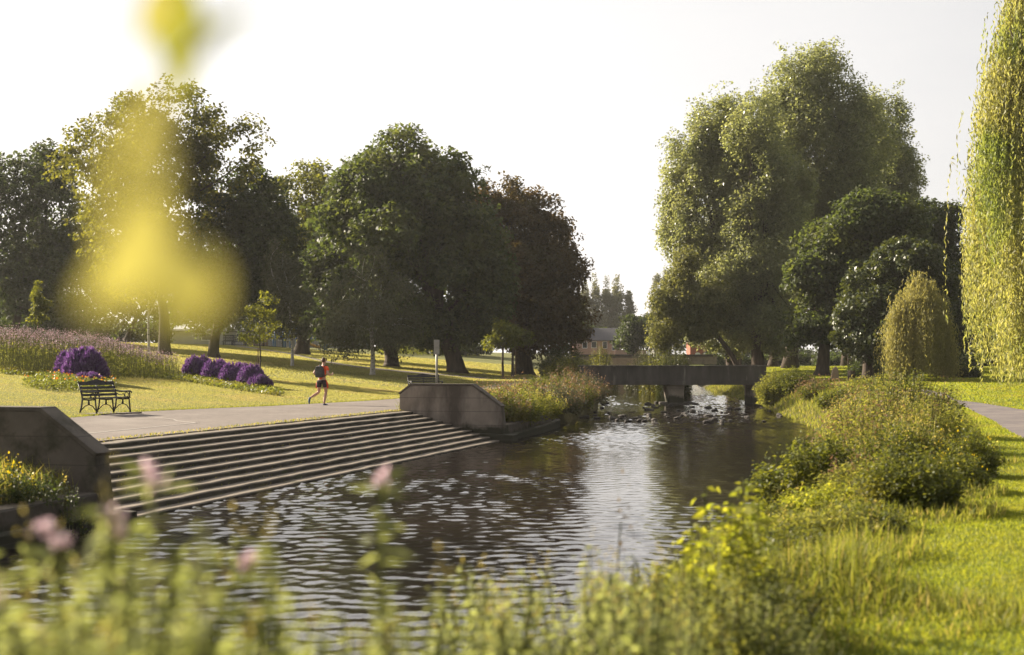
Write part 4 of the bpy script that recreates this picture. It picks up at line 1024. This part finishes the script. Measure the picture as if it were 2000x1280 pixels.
# ragged longer blades along the path edge and the top of the steps
e = []
for i in range(5000):
    y = rng.uniform(38, 66); x = np.interp(y, [p[1] for p in Lp], [p[0] for p in Lp]) + rng.normal() * .05 - .03; e.append((x, y, gz(x, y) - .01))
for i in range(2600):
    q = fr(-SL * rng.random() ** 1.3, -.22 + rng.normal() * .13, .0); e.append(tuple(q))
for i in range(900):
    j = rng.integers(1, 10); c = rng.choice((-4, -9, -13, -17, -20, -21.5)); q = fr(c + rng.normal() * 1.2, SR * j / NST + .02, -.1 * j - .02); 
    if -SL < sr(q[0], q[1])[0] < -.1: e.append(tuple(q))
e = np.array(e)
tag(link('edge_grass', quad_mesh('edge_grass', blades(e, .075 * rng.uniform(.4, 1.5, len(e)) * np.where(np.arange(len(e)) < 5000, 1.2, .75), .02, .9), [M['longgrass'], M['straw']], (np.arange(len(e)) >= 5000) & (rng.random(len(e)) < .6))), kind='stuff')
pr = [(p[0], p[1]) for p in A_]; prb = [(p[0], p[1]) for p in B_]
pa = np.array(sorted(pr, key=lambda q: q[1])); pb = np.array(sorted(prb, key=lambda q: q[1]))
def clear_right(x, y):
    on = (x > np.interp(y, pa[:, 1], pa[:, 0]) + .02) & (x < np.interp(y, pb[:, 1], pb[:, 0]) - .02) & (y > pa[0, 1]) & (y < pa[-1, 1])
    return (x > xR(y) + 2.6) & ~on & ((x / y * F < 1120) | ((y < 22) & (x < 15)) | ((y < 50) & (x < 30)))
b = np.concatenate((scatter(620000, 1.5, 16, 3, 20, clear_right), scatter(520000, 5, 32, 20, 50, clear_right), scatter(330000, 12, 52, 50, 150, clear_right)))
far = smooth(8, 90, b[:, 1])
tag(link('right_lawn_grass', quad_mesh('right_lawn_grass', blades(b, (.035 + .05 * far) * rng.uniform(.5, 1.4, len(b)), .008 + .045 * far, .9), M['lawn_r'])), kind='stuff')
# long rough grass on both banks
def bank_r(x, y): v = x - xR(y); return (v > -.25) & (v < 3.2 + .5 * np.sin(y * .9) + .4 * np.sin(y * 2.3)) 
b = np.concatenate((scatter(150000, -1, 9, 5.5, 24, bank_r), scatter(90000, 4, 20, 24, 84, bank_r), scatter(40000, 14, 24, 90, 140, bank_r)))
v = b[:, 0] - xR(b[:, 1]); hgt = (.27 + .2 * np.sin(b[:, 0] * 2.1) * np.sin(b[:, 1] * 1.7)) * (1.1 - .62 * smooth(1.8, 3.4, v)) * (.5 + .5 * smooth(0, 1.2, v)) * (1 - .5 * (1 - smooth(19, 23, b[:, 1])) * (1 - smooth(2.0, 2.8, v))) * rng.uniform(.5, 1.5, len(b))
tag(link('bank_grass', quad_mesh('bank_grass', blades(b, hgt, .012 + .02 * smooth(10, 60, b[:, 1]), .8), [M['longgrass'], M['straw']], (rng.random(len(b)) < .12))), kind='stuff')
def bank_l(x, y): v = xL(y) - x; s, r = sr(x, y); return (v > .3) & (v < 3.9) & ((s > .5) | (s < -SL - .5)) & (y > 10)
b = np.concatenate((scatter(60000, -12, 0, 10, 23, bank_l), scatter(90000, -4, 9, 46, 110, bank_l)))
tag(link('left_bank_grass', quad_mesh('left_bank_grass', blades(b, .4 * rng.uniform(.4, 1.5, len(b)), .018, .8), [M['longgrass'], M['straw']], (rng.random(len(b)) < .3))), kind='stuff')
# ================================================================ river bank plants
def on_right(d, v): return Vector((xR(d) + v, d, gz(xR(d) + v, d) - .03))
def on_left(d, v): return Vector((xL(d) - v, d, gz(xL(d) - v, d) - .03))
def at_px(px, d): x = (px - 1000) / F * d; return Vector((x, d, gz(x, d) - .03))
def top_h(py, d, loc): return CZ + (HY - py) / F * d - loc.z

lb = [  # px, d, top py, radius, kind, label
    (965, 48.5, 752, 1.3, 'rust', 'pink-tinged seeding bush right beside the upstream wing wall'),
    (1000, 50, 760, 1.3, 'green', 'green bush growing over the low quay wall by the wing wall'),
    (935, 52, 757, 1.3, 'pale', 'pale leafy bush rising behind the sloping wall end'),
    (1040, 53.5, 757, 1.4, 'pale', 'pale yellow green bush in the middle of the left bank'),
    (1015, 58, 748, 1.5, 'rust', 'rusty seeding bush behind the pale yellow green one'),
    (1078, 58.5, 742, 1.5, 'brown', 'brownish reedy bush overhanging the end of the quay wall'),
    (1068, 66, 730, 1.7, 'green', 'tall green bush halfway to the bridge on left bank'),
    (1105, 65, 728, 1.7, 'rust', 'tall reddish bush leaning toward the water before the bridge'),
    (1132, 72, 726, 1.7, 'brown', 'tall brown bush at the water edge nearest the bridge'),
    (1105, 78, 716, 1.8, 'pale', 'pale tall bush against the left bridge end'),
    (1140, 79, 735, 1.4, 'green', 'dark green bush under the left bridge end')]
kinds = {'rust': dict(mat='bramble', flower='rust', fl=(.10, .34, .8)), 'green': dict(mat='bramble'), 'pale': dict(mat='nettle', flower='straw', fl=(.09, .3, .3)), 'brown': dict(mat='birch', flower='rust', fl=(.09, .4, .7))}
for px, d, py, r, kd, lab in lb:
    l = at_px(px, d); h = top_h(py, d, l); kk = dict(kinds[kd]); m = kk.pop('mat')
    shrub('river_bush', lab, 'bush', l, r, h, 110, 46, .17, m, 'bushes along the left river bank', asp=.42, t0=.05, jit=.07, base_r=.75, **kk)
for px, d, py, r, lab in [(15, 20.5, 900, .5, 'tall yellow flowered weed against the near wing wall'), (60, 20.6, 925, .7, 'leafy weeds at the foot of the near wing wall'), (140, 21, 950, .45, 'small weeds at the corner of the near quay wall')]:
    l = at_px(px, d); h = max(.3, top_h(py, d, l))
    shrub('wall_weed', lab, 'weed', l, r, h, 36, 26, .10, 'dark', 'weeds on the near quay ledge', flower='yellow' if 'yellow' in lab else 'straw', fl=(.04, .15, .22), base_r=.8)  # dark leaf colour puts the wing wall's shade into these weeds

rb = [  # px, d, top py, radius, stems, leaf, mat, flower, label
    (1770, 30, 726, 1.05, 150, .115, 'bramble', None, 'tall rounded green bush at the crest of the right bank'),
    (1725, 27, 752, .85, 110, .10, 'nettle', ('straw', (.05, .3, .3)), 'straw-topped bush left of the tall rounded green bush'),
    (1815, 25, 775, .7, 90, .09, 'nettle', ('straw', (.05, .3, .25)), 'feathery weed clump right of the tall rounded bush'),
    (1700, 22, 802, .72, 100, .10, 'nettle', ('rust', (.05, .35, .6)), 'rusty dock clump in the middle of the right bank'),
    (1765, 20.5, 825, .65, 90, .09, 'bramble', ('straw', (.05, .3, .4)), 'green and straw clump below the rusty dock clump'),
    (1885, 20, 838, .42, 50, .085, 'bramble', ('yellow', (.035, .2, .12)), 'yellow flowered ragwort leaning over the lawn edge'),
    (1870, 17.5, 880, .35, 40, .08, 'bramble', ('yellow', (.03, .15, .12)), 'second lower ragwort beside the lawn edge'),
    (1580, 18.5, 845, .62, 60, .13, 'bramble', None, 'broad leaved shrub leaning out over the water'),
    (1625, 18.5, 880, .55, 70, .095, 'bramble', None, 'leafy shrub between the leaning shrub and dark bramble'),
    (1700, 17, 900, .5, 70, .085, 'nettle', ('rust', (.04, .25, .4)), 'nettle patch beside the dark bramble bush'),
    (1775, 15.2, 878, .5, 110, .085, 'bramble', None, 'dark round bramble bush casting shade on the bank'),
    (1640, 15.5, 985, .55, 70, .08, 'bright', None, 'bright yellow green patch below the dark bramble'),
    (1480, 14.5, 1010, .5, 60, .08, 'nettle', None, 'nettle clump at the water edge in front of leaning shrub'),
    (1540, 15.5, 985, .5, 60, .085, 'bramble', None, 'dark leaved clump between the nettle clump and grass'),
    (1600, 13, 1030, .45, 60, .075, 'nettle', ('straw', (.035, .25, .3)), 'grassy weed clump on the bank in front of bramble'),
    (1520, 12, 1075, .42, 60, .075, 'bramble', None, 'low leafy clump above the foreground nettles'),
    (1440, 12.5, 1075, .45, 60, .08, 'nettle', None, 'leafy clump spilling from bank toward the water'),
    (1680, 13.5, 1000, .4, 60, .07, 'bramble', None, 'small green clump just below the dark round bramble'),
    (1695, 40, 775, 1.0, 120, .15, 'nettle', ('straw', (.08, .3, .3)), 'pale bush at the water edge past the leaning shrub'),
    (1730, 38, 760, 1.0, 110, .14, 'nettle', ('rust', (.08, .3, .5)), 'seeding bush behind the tall rounded green bush'),
    (1655, 56, 758, 1.1, 110, .17, 'bramble', None, 'dark green bank bush halfway to the bridge'),
    (1685, 60, 742, 1.1, 110, .17, 'bramble', ('straw', (.08, .3, .3)), 'upright bush above the dark green bank bush'),
    (1605, 68, 748, 1.1, 110, .18, 'bramble', ('rust', (.1, .4, .6)), 'pink-brown seeding bush close to the right bridge end'),
    (1516, 80, 724, 1.1, 100, .19, 'nettle', None, 'leafy bush against the right end of the bridge'),
    (1552, 79, 718, 1.1, 90, .19, 'bramble', None, 'taller bush behind the right end of the bridge'),
    (1690, 58, 738, 1.1, 80, .16, 'nettle', None, 'low bush near the timber stump')]
for px, d, py, r, ns, lf, m, fl, lab in rb:
    l = at_px(px, d); h = max(.25, top_h(py, d, l)) * 1.06; kk = dict(flower=fl[0], fl=fl[1]) if fl else {}
    shrub('bank_bush', lab, 'bush', l, r * 1.25, h, int(ns * 1.8), 60, lf, m, 'bushes along the right river bank', asp=.5, t0=.06, jit=.05, base_r=.7, **kk)
for px, d, py, r, lab, m in [(1098, 113, 664, 2.2, 'dark ivy-like bush under the copper beech by the path', 'glossy'), (1112, 108, 690, 2.2, 'low bush where the path meets the bridge', 'bramble'),
                          (1300, 118, 664, 2.6, 'tall bush on the right bank just beyond the bridge', 'bramble'), (1262, 124, 668, 2.2, 'rust tinted bush overhanging the river past the bridge', 'birch'), (1318, 115, 680, 1.6, 'dark bush beside the far path', 'glossy'),
                          (1172, 140, 672, 2.2, 'pale bush before the house at the far bridge', 'ash'), (1870, 95, 708, 1.5, 'dark low bush beneath the small willow', 'dark'), (1690, 96, 700, 1.2, 'small dark bush at the foot of the evergreen', 'dark')]:
    l = at_px(px, d); h = max(1.2, top_h(py, d, l))
    shrub('bush', lab, 'bush', l, r, h, 170, 46, .26, m, 'larger bushes near the bridge', asp=.6, t0=.05, jit=.16, base_r=.8)

# ================================================================ out of focus plants in front of the camera
def herbs(name, lab, cat, group, spec, r, nst, per, leaf, mat, flower=None, fl=None, tufts=12, protos=3, **kw):
    """a few grown plants, copied; spec = (px, d, top py)"""
    ps = []
    for i, (px, d, py) in enumerate(spec):
        l = at_px(px, d); h = max(.2, top_h(py, d, l))
        if i < protos:
            o = shrub(name, lab, cat, l, r, h, nst, per, leaf, mat, group, flower=flower, fl=fl, tufts=tufts, **kw); ps.append((o, h))
        else:
            q, h0 = ps[i % protos]; dup(q, l, rng.uniform(0, 6.28), None, None, min(1.25, max(.7, h / h0)))
herbs('thistle', 'blurred thistle with a pink flower head in the foreground', 'thistle', 'pink topped thistles in the foreground',
      [(262, 2.3, 995), (125, 2.4, 1070), (725, 2.7, 1000), (447, 2.5, 1085), (12, 2.3, 1185), (318, 2.35, 1000), (225, 2.4, 1035), (205, 2.5, 1180)], .05, 2, 46, .075, 'soft', 'pink', (.014, .016, 1.0), 34, asp=.3, t0=.15, taper=.35, jit=.006, spread=.8, drop=-.2, base_r=.5, dome=0, hv=.98)
sp = [(rng.uniform(-40, 560), rng.uniform(1.9, 2.9), rng.uniform(1030, 1200)) for i in range(22)] + [(rng.uniform(-40, 600), rng.uniform(2.4, 3.2), rng.uniform(1130, 1235)) for i in range(16)] + [(rng.uniform(500, 960), rng.uniform(2.6, 4.0), rng.uniform(1150, 1250)) for i in range(20)]
herbs('foreground_weed', 'blurred leafy green weed in the foreground thicket', 'weed', 'blurred weeds along the bottom left', sp, .2, 7, 56, .068, 'soft', 'straw', (.018, .05, .4), 8, 4, asp=.32, t0=.45, jit=.012, base_r=.5, dome=.15, hv=.82)
sp = [(rng.uniform(930, 1330), rng.uniform(4.2, 6.2), rng.uniform(1075, 1190)) for i in range(40)]
herbs('straw_weed', 'soft yellow green weed with straw tips at the bottom centre', 'weed', 'straw-coloured weeds at the bottom centre', sp, .22, 9, 46, .05, 'soft', 'straw', (.016, .1, .3), 10, 4, dome=.2, hv=.8, asp=.4, t0=.25, jit=.02, base_r=.5)
sp = [(rng.uniform(1240, 1500), rng.uniform(6, 9.5), rng.uniform(1020, 1130)) for i in range(26)]
herbs('nettle_plant', 'yellow green leafy nettle at the lower right foreground', 'nettle', 'nettles at the lower right foreground', sp, .34, 18, 80, .05, 'nettle', None, None, 10, 4, asp=.42, t0=.1, jit=.02, base_r=.5)
sp = [(1460, 8.2, 925), (1385, 8.0, 930), (1485, 8.6, 965), (1360, 7.4, 1010), (1425, 8.0, 970), (1330, 7.2, 1040)]
herbs('tall_nettle', 'tall bright leafy stalk standing against the river', 'nettle', 'tall stalks against the river', sp, .2, 5, 30, .125, 'bright', None, None, 10, 2, dome=.2, hv=.88, asp=.6, t0=.25, jit=.02, base_r=.4)
sp = [(rng.uniform(1330, 1540), rng.uniform(6.5, 10), rng.uniform(1090, 1200)) for i in range(34)]
herbs('goosegrass', 'low dense green undergrowth plant beside the lawn', 'weed', 'low plants between nettles and lawn', sp[:15], .42, 30, 80, .045, 'soft', None, None, 10, 3, asp=.26, t0=.05, jit=.03, base_r=.7)
herbs('bramble_plant', 'low arching bramble with broad leaves at the lower right', 'bramble', 'brambles at the lower right foreground', sp[15:], .45, 18, 80, .052, 'bramble', None, None, 10, 3, asp=.55, t0=.1, jit=.03, base_r=.6, arch=.5)
sp = [(rng.uniform(1630, 1860), rng.uniform(19, 31), 0) for i in range(26)]
sp = [(a_, d_, 800 - 75 * (d_ - 19) / 12 + rng.uniform(-14, 26)) for a_, d_, z_ in sp]
herbs('seeding_stalk', 'thin seeding stalk poking up above the right bank bushes', 'weed', 'seeding stalks above the right bank bushes', sp, .18, 3, 22, .07, 'nettle', 'rust', (.035, .3, 1.0), 16, 4, asp=.3, t0=.3, jit=.02, spread=1.4, dome=.2, hv=.8)
shrub('dock_stalk', 'single dark dried dock stalk leaning in front of the water', 'weed', at_px(1195, 6.5), .05, top_h(1020, 6.5, at_px(1195, 6.5)), 1, 10, .03, 'copper', flower='copper', fl=(.025, .2, 1), tufts=16, spread=3)

# sprig of leaves hanging right in front of the lens
t = thing('leaf_sprig', 'blurred yellow green leaf sprig hanging close in front of the camera', 'leaf sprig', P(380, -60, .66))
o = np.array(t.location)
mb = MB(); st = [P(380, -60, .66), P(352, 90, .66), P(345, 200, .65), P(320, 330, .64), P(300, 450, .63), P(330, 560, .62)]
up = [np.array((-.62, .35, 0)), np.array((-.60, .42, 1.0)), np.array((-.5, .52, 1.85)), np.array((-.28, .64, 2.02))]
mb.tube([q - o for q in up + st], [.004, .0035, .003, .002, .0018, .0016, .0015, .0014, .0012, .001], 6); mb.build('stem', M['stem'], t)
def leafblade(px, py, L, W, ang, d, roll, mat='sprig'):
    d *= .96; c = P(px, py, d); k = d / F; a = math.radians(ang)
    tn = np.array((math.sin(a), 0, -math.cos(a))); sd = np.array((math.cos(a), math.sin(roll), math.sin(a))); sd = sd / np.linalg.norm(sd)
    nn = np.cross(tn, sd); vs = []; fs = []; n = 8
    for i in range(n + 1):
        u = i / n; w_ = W * k * .5 * math.sin(math.pi * min(.985, max(.02, u)) ** .85)
        q = c + tn * (u - .5) * L * k + nn * .008 * math.sin(u * 3); vs += [q - sd * w_ - o, q + nn * .003 - o, q + sd * w_ - o]
    for i in range(n): fs += [(i * 3, i * 3 + 1, i * 3 + 4, i * 3 + 3), (i * 3 + 1, i * 3 + 2, i * 3 + 5, i * 3 + 4)]
    m_ = MB(); m_.add(vs, fs, 0, True); m_.build('leaf', M[mat], t)
for a in [(345, 60, 270, 105, 6, .9, .3, 'sprig_green'), (425, 78, 180, 50, 130, .8, .5, 'sprig_green'), (300, 20, 150, 60, -24, .85, .4), (265, 250, 230, 55, -25, .62, .9), (235, 345, 260, 80, -8, .40, 1.2), (255, 500, 240, 130, -30, .62, .4), (215, 545, 190, 90, -50, .58, .6), (372, 565, 190, 120, 12, .55, .2), (310, 600, 120, 60, -5, .6, .8)]:
    leafblade(*a)

# ================================================================ the runner
def skin(name, pts, edges, mat, parent, sub=2):
    me = bpy.data.meshes.new(name); me.from_pydata([q[0] for q in pts], edges, []); ob = bpy.data.objects.new(name, me); C.objects.link(ob)
    md = ob.modifiers.new('skin', 'SKIN'); md.use_smooth_shade = True; md.branch_smoothing = .3
    for v, q in zip(me.skin_vertices[0].data, pts):
        r = q[1]; v.radius = r if isinstance(r, tuple) else (r, r)
    me.skin_vertices[0].data[0].use_root = True
    s_ = ob.modifiers.new('sub', 'SUBSURF'); s_.levels = sub; s_.render_levels = sub
    dg = bpy.context.evaluated_depsgraph_get(); m2 = bpy.data.meshes.new_from_object(ob.evaluated_get(dg)); m2.name = name
    bpy.data.objects.remove(ob); m2.materials.clear(); m2.materials.append(M[mat])
    m2.polygons.foreach_set('use_smooth', np.ones(len(m2.polygons), bool)); m2.polygons.foreach_set('material_index', np.zeros(len(m2.polygons), np.int32))
    return link(name, m2, parent)
p = hit(629, 793.5, 30)
R0 = Vector((p.x, p.y, .012))
t = thing('person', 'runner in orange top and black shorts jogging away along the path', 'person', R0, math.radians(-24))
J = {}; pts = []; edges = []
def jv(n, co, r, par=None):
    J[n] = len(pts); pts.append((co, r))
    if par: edges.append((J[par], J[n]))
jv('pelvis', (-.02, 0, .94), (.125, .10)); jv('waist', (-.02, .03, 1.1), (.125, .095), 'pelvis'); jv('chest', (-.01, .07, 1.30), (.155, .11), 'waist'); jv('neckb', (0, .09, 1.45), (.075, .065), 'chest')
jv('neck', (0, .11, 1.52), (.052, .055), 'neckb'); jv('jaw', (0, .145, 1.585), (.062, .075), 'neck'); jv('head', (0, .14, 1.665), (.076, .092), 'jaw'); jv('crown', (0, .125, 1.735), (.052, .066), 'head')
for s, sh, el, wr, hd in ((1, (.17, .07, 1.40), (.27, -.05, 1.17), (.29, .19, 1.12), (.28, .27, 1.15)), (-1, (-.18, .07, 1.40), (-.27, -.14, 1.20), (-.25, .06, 1.07), (-.22, .14, 1.10))):
    k_ = 'R' if s > 0 else 'L'
    jv('sh' + k_, sh, .062, 'chest'); jv('el' + k_, el, .043, 'sh' + k_); jv('fa' + k_, tuple(np.array(el) * .6 + np.array(wr) * .4), .04, 'el' + k_); jv('wr' + k_, wr, .026, 'fa' + k_); jv('pa' + k_, hd, (.034, .018), 'wr' + k_)
    hv = np.array(hd); fw = unit(hv - np.array(wr)); side = np.array((0, 0, 1.)); inn = np.array((-s, 0, 0.))
    for i in range(4):
        b_ = hv + fw * .035 + side * (.024 - .016 * i); l_ = (.07, .08, .075, .058)[i]
        jv(f'f{k_}{i}', tuple(b_), .0095, 'pa' + k_); jv(f'g{k_}{i}', tuple(b_ + fw * l_ * .5 + inn * .006), .009, f'f{k_}{i}'); jv(f'h{k_}{i}', tuple(b_ + fw * l_ * .62 + inn * l_ * .5), .0075, f'g{k_}{i}')
    jv('th' + k_, tuple(hv - fw * .02 + side * .035), .011, 'pa' + k_); jv('ti' + k_, tuple(hv + fw * .028 + side * .05 + inn * .018), .009, 'th' + k_)
legs = {'R': ((.095, .0, .90), (.11, .10, .50), (.11, .01, .27), (.115, -.06, .09), (.125, .06, .035)), 'L': ((-.115, .0, .90), (-.15, .02, .49), (-.20, -.17, .40), (-.25, -.40, .30), (-.27, -.45, .17))}
for k_, (hp_, kn, cf, an, toe) in legs.items():
    jv('hp' + k_, hp_, .095, 'pelvis'); jv('mt' + k_, tuple((np.array(hp_) + np.array(kn)) / 2), .082, 'hp' + k_); jv('kn' + k_, kn, .058, 'mt' + k_); jv('cf' + k_, cf, .057, 'kn' + k_); jv('an' + k_, an, .036, 'cf' + k_); jv('to' + k_, toe, (.035, .025), 'an' + k_)
body = skin('body', pts, edges, 'skin', t)
for s in (-1, 1):                                                      # ears
    mb = MB(); mb.tube([(s * .078, .12, 1.63), (s * .09, .105, 1.655), (s * .088, .11, 1.69), (s * .078, .13, 1.70)], [.008, .014, .013, .007], 8); e_ = mb.build('ear', M['skin'], t)
mb = MB(); mb.tube([(0, .232, 1.665), (0, .252, 1.635), (0, .24, 1.62)], [.008, .015, .012], 8); mb.build('nose', M['skin'], t)
for s in (-1, 1): mb = MB(); mb.tube([(s * .03, .222, 1.668), (s * .03, .232, 1.668)], [.012, .009], 8); mb.build('eye', M['iron'], t)
mb = MB(); mb.tube([(-.022, .222, 1.585), (0, .23, 1.585), (.022, .222, 1.585)], [.005, .007, .005], 6); mb.build('mouth', M['redtrim'], t)
skin('hair', [((0, .085, 1.575), (.062, .05)), ((0, .095, 1.66), (.076, .072)), ((0, .12, 1.72), (.072, .086)), ((0, .15, 1.755), (.05, .062))], [(0, 1), (1, 2), (2, 3)], 'hair', t)
ps = [((-.02, .0, .86), (.152, .128)), ((-.02, .03, 1.1), (.145, .113)), ((-.01, .07, 1.3), (.172, .125)), ((0, .088, 1.43), (.10, .078)), ((.175, .07, 1.405), .076), ((.235, -.01, 1.26), .066), ((-.185, .07, 1.405), .076), ((-.24, -.07, 1.28), .066)]
skin('shirt', ps, [(0, 1), (1, 2), (2, 3), (2, 4), (4, 5), (2, 6), (6, 7)], 'shirt', t)
ps = [((-.01, 0, .965), (.142, .118)), ((.10, .01, .87), .108), ((.11, .06, .655), .098), ((-.12, .0, .87), .108), ((-.145, .01, .645), .098)]
sh_ = skin('shorts', ps, [(0, 1), (1, 2), (0, 3), (3, 4)], 'shorts', t)
for s, a_, b_, c_ in ((1, (.15, 0, .95), (.205, .03, .80), (.21, .06, .64)), (-1, (-.16, 0, .95), (-.222, .01, .80), (-.245, .01, .64))):
    mb = MB(); mb.tube([a_, b_, c_], [.03, .036, .03], 8); mb.build('side_panel', M['redtrim'], sh_)
for k_ in 'RL':
    an = np.array(legs[k_][3]); toe = np.array(legs[k_][4]); ax = unit(toe - an)
    if k_ == 'R': q_ = [((.113, -.085, .055), (.045, .042)), ((.117, .0, .05), (.046, .036)), ((.128, .10, .036), (.047, .026)), ((.133, .17, .03), (.03, .018))]
    else: q_ = [((-.243, -.425, .325), (.045, .042)), ((-.252, -.465, .235), (.046, .036)), ((-.262, -.47, .14), (.047, .026)), ((-.268, -.455, .075), (.03, .018))]
    s_ = skin('shoe', q_, [(0, 1), (1, 2), (2, 3)], 'shoe', t)
    skin('sock', [(tuple(an), .042), (tuple(an * .72 + np.array(legs[k_][2]) * .28), .042)], [(0, 1)], 'shoe', t, 1)
t2 = thing('backpack', "dark grey backpack worn on the runner's back", 'backpack', R0, math.radians(-24))
mb = MB(); m = Matrix.Translation((-.03, -.115, 1.24)) @ Matrix.Rotation(math.radians(9), 4, 'X')
mb.prism([(-.15, -.20), (.15, -.20), (.165, -.1), (.155, .1), (.11, .2), (.05, .225), (-.05, .225), (-.11, .2), (-.155, .1), (-.165, -.1)], -.10, .085, 0, m); mb.build('pack_body', M['pack'], t2, bevel=.035)
mb = MB(); mb.prism([(-.11, -.15), (.11, -.15), (.115, .0), (.08, .03), (-.08, .03), (-.115, 0)], -.145, -.09, 0, m); mb.build('front_pocket', M['pack'], t2, bevel=.02)
for s in (-1, 1):
    mb = MB(); mb.tube([(s * .11 - .02, -.03, 1.43), (s * .115 - .01, .05, 1.485), (s * .12, .15, 1.44), (s * .13, .2, 1.3), (s * .15, .12, 1.14), (s * .14 - .02, -.03, 1.08)], .02, 8); mb.build('strap', M['pack'], t2)
mb = MB(); mb.tube([(-.06, -.09, 1.455), (-.03, -.095, 1.49), (0, -.09, 1.455)], .009, 6); mb.build('handle', M['pack'], t2)
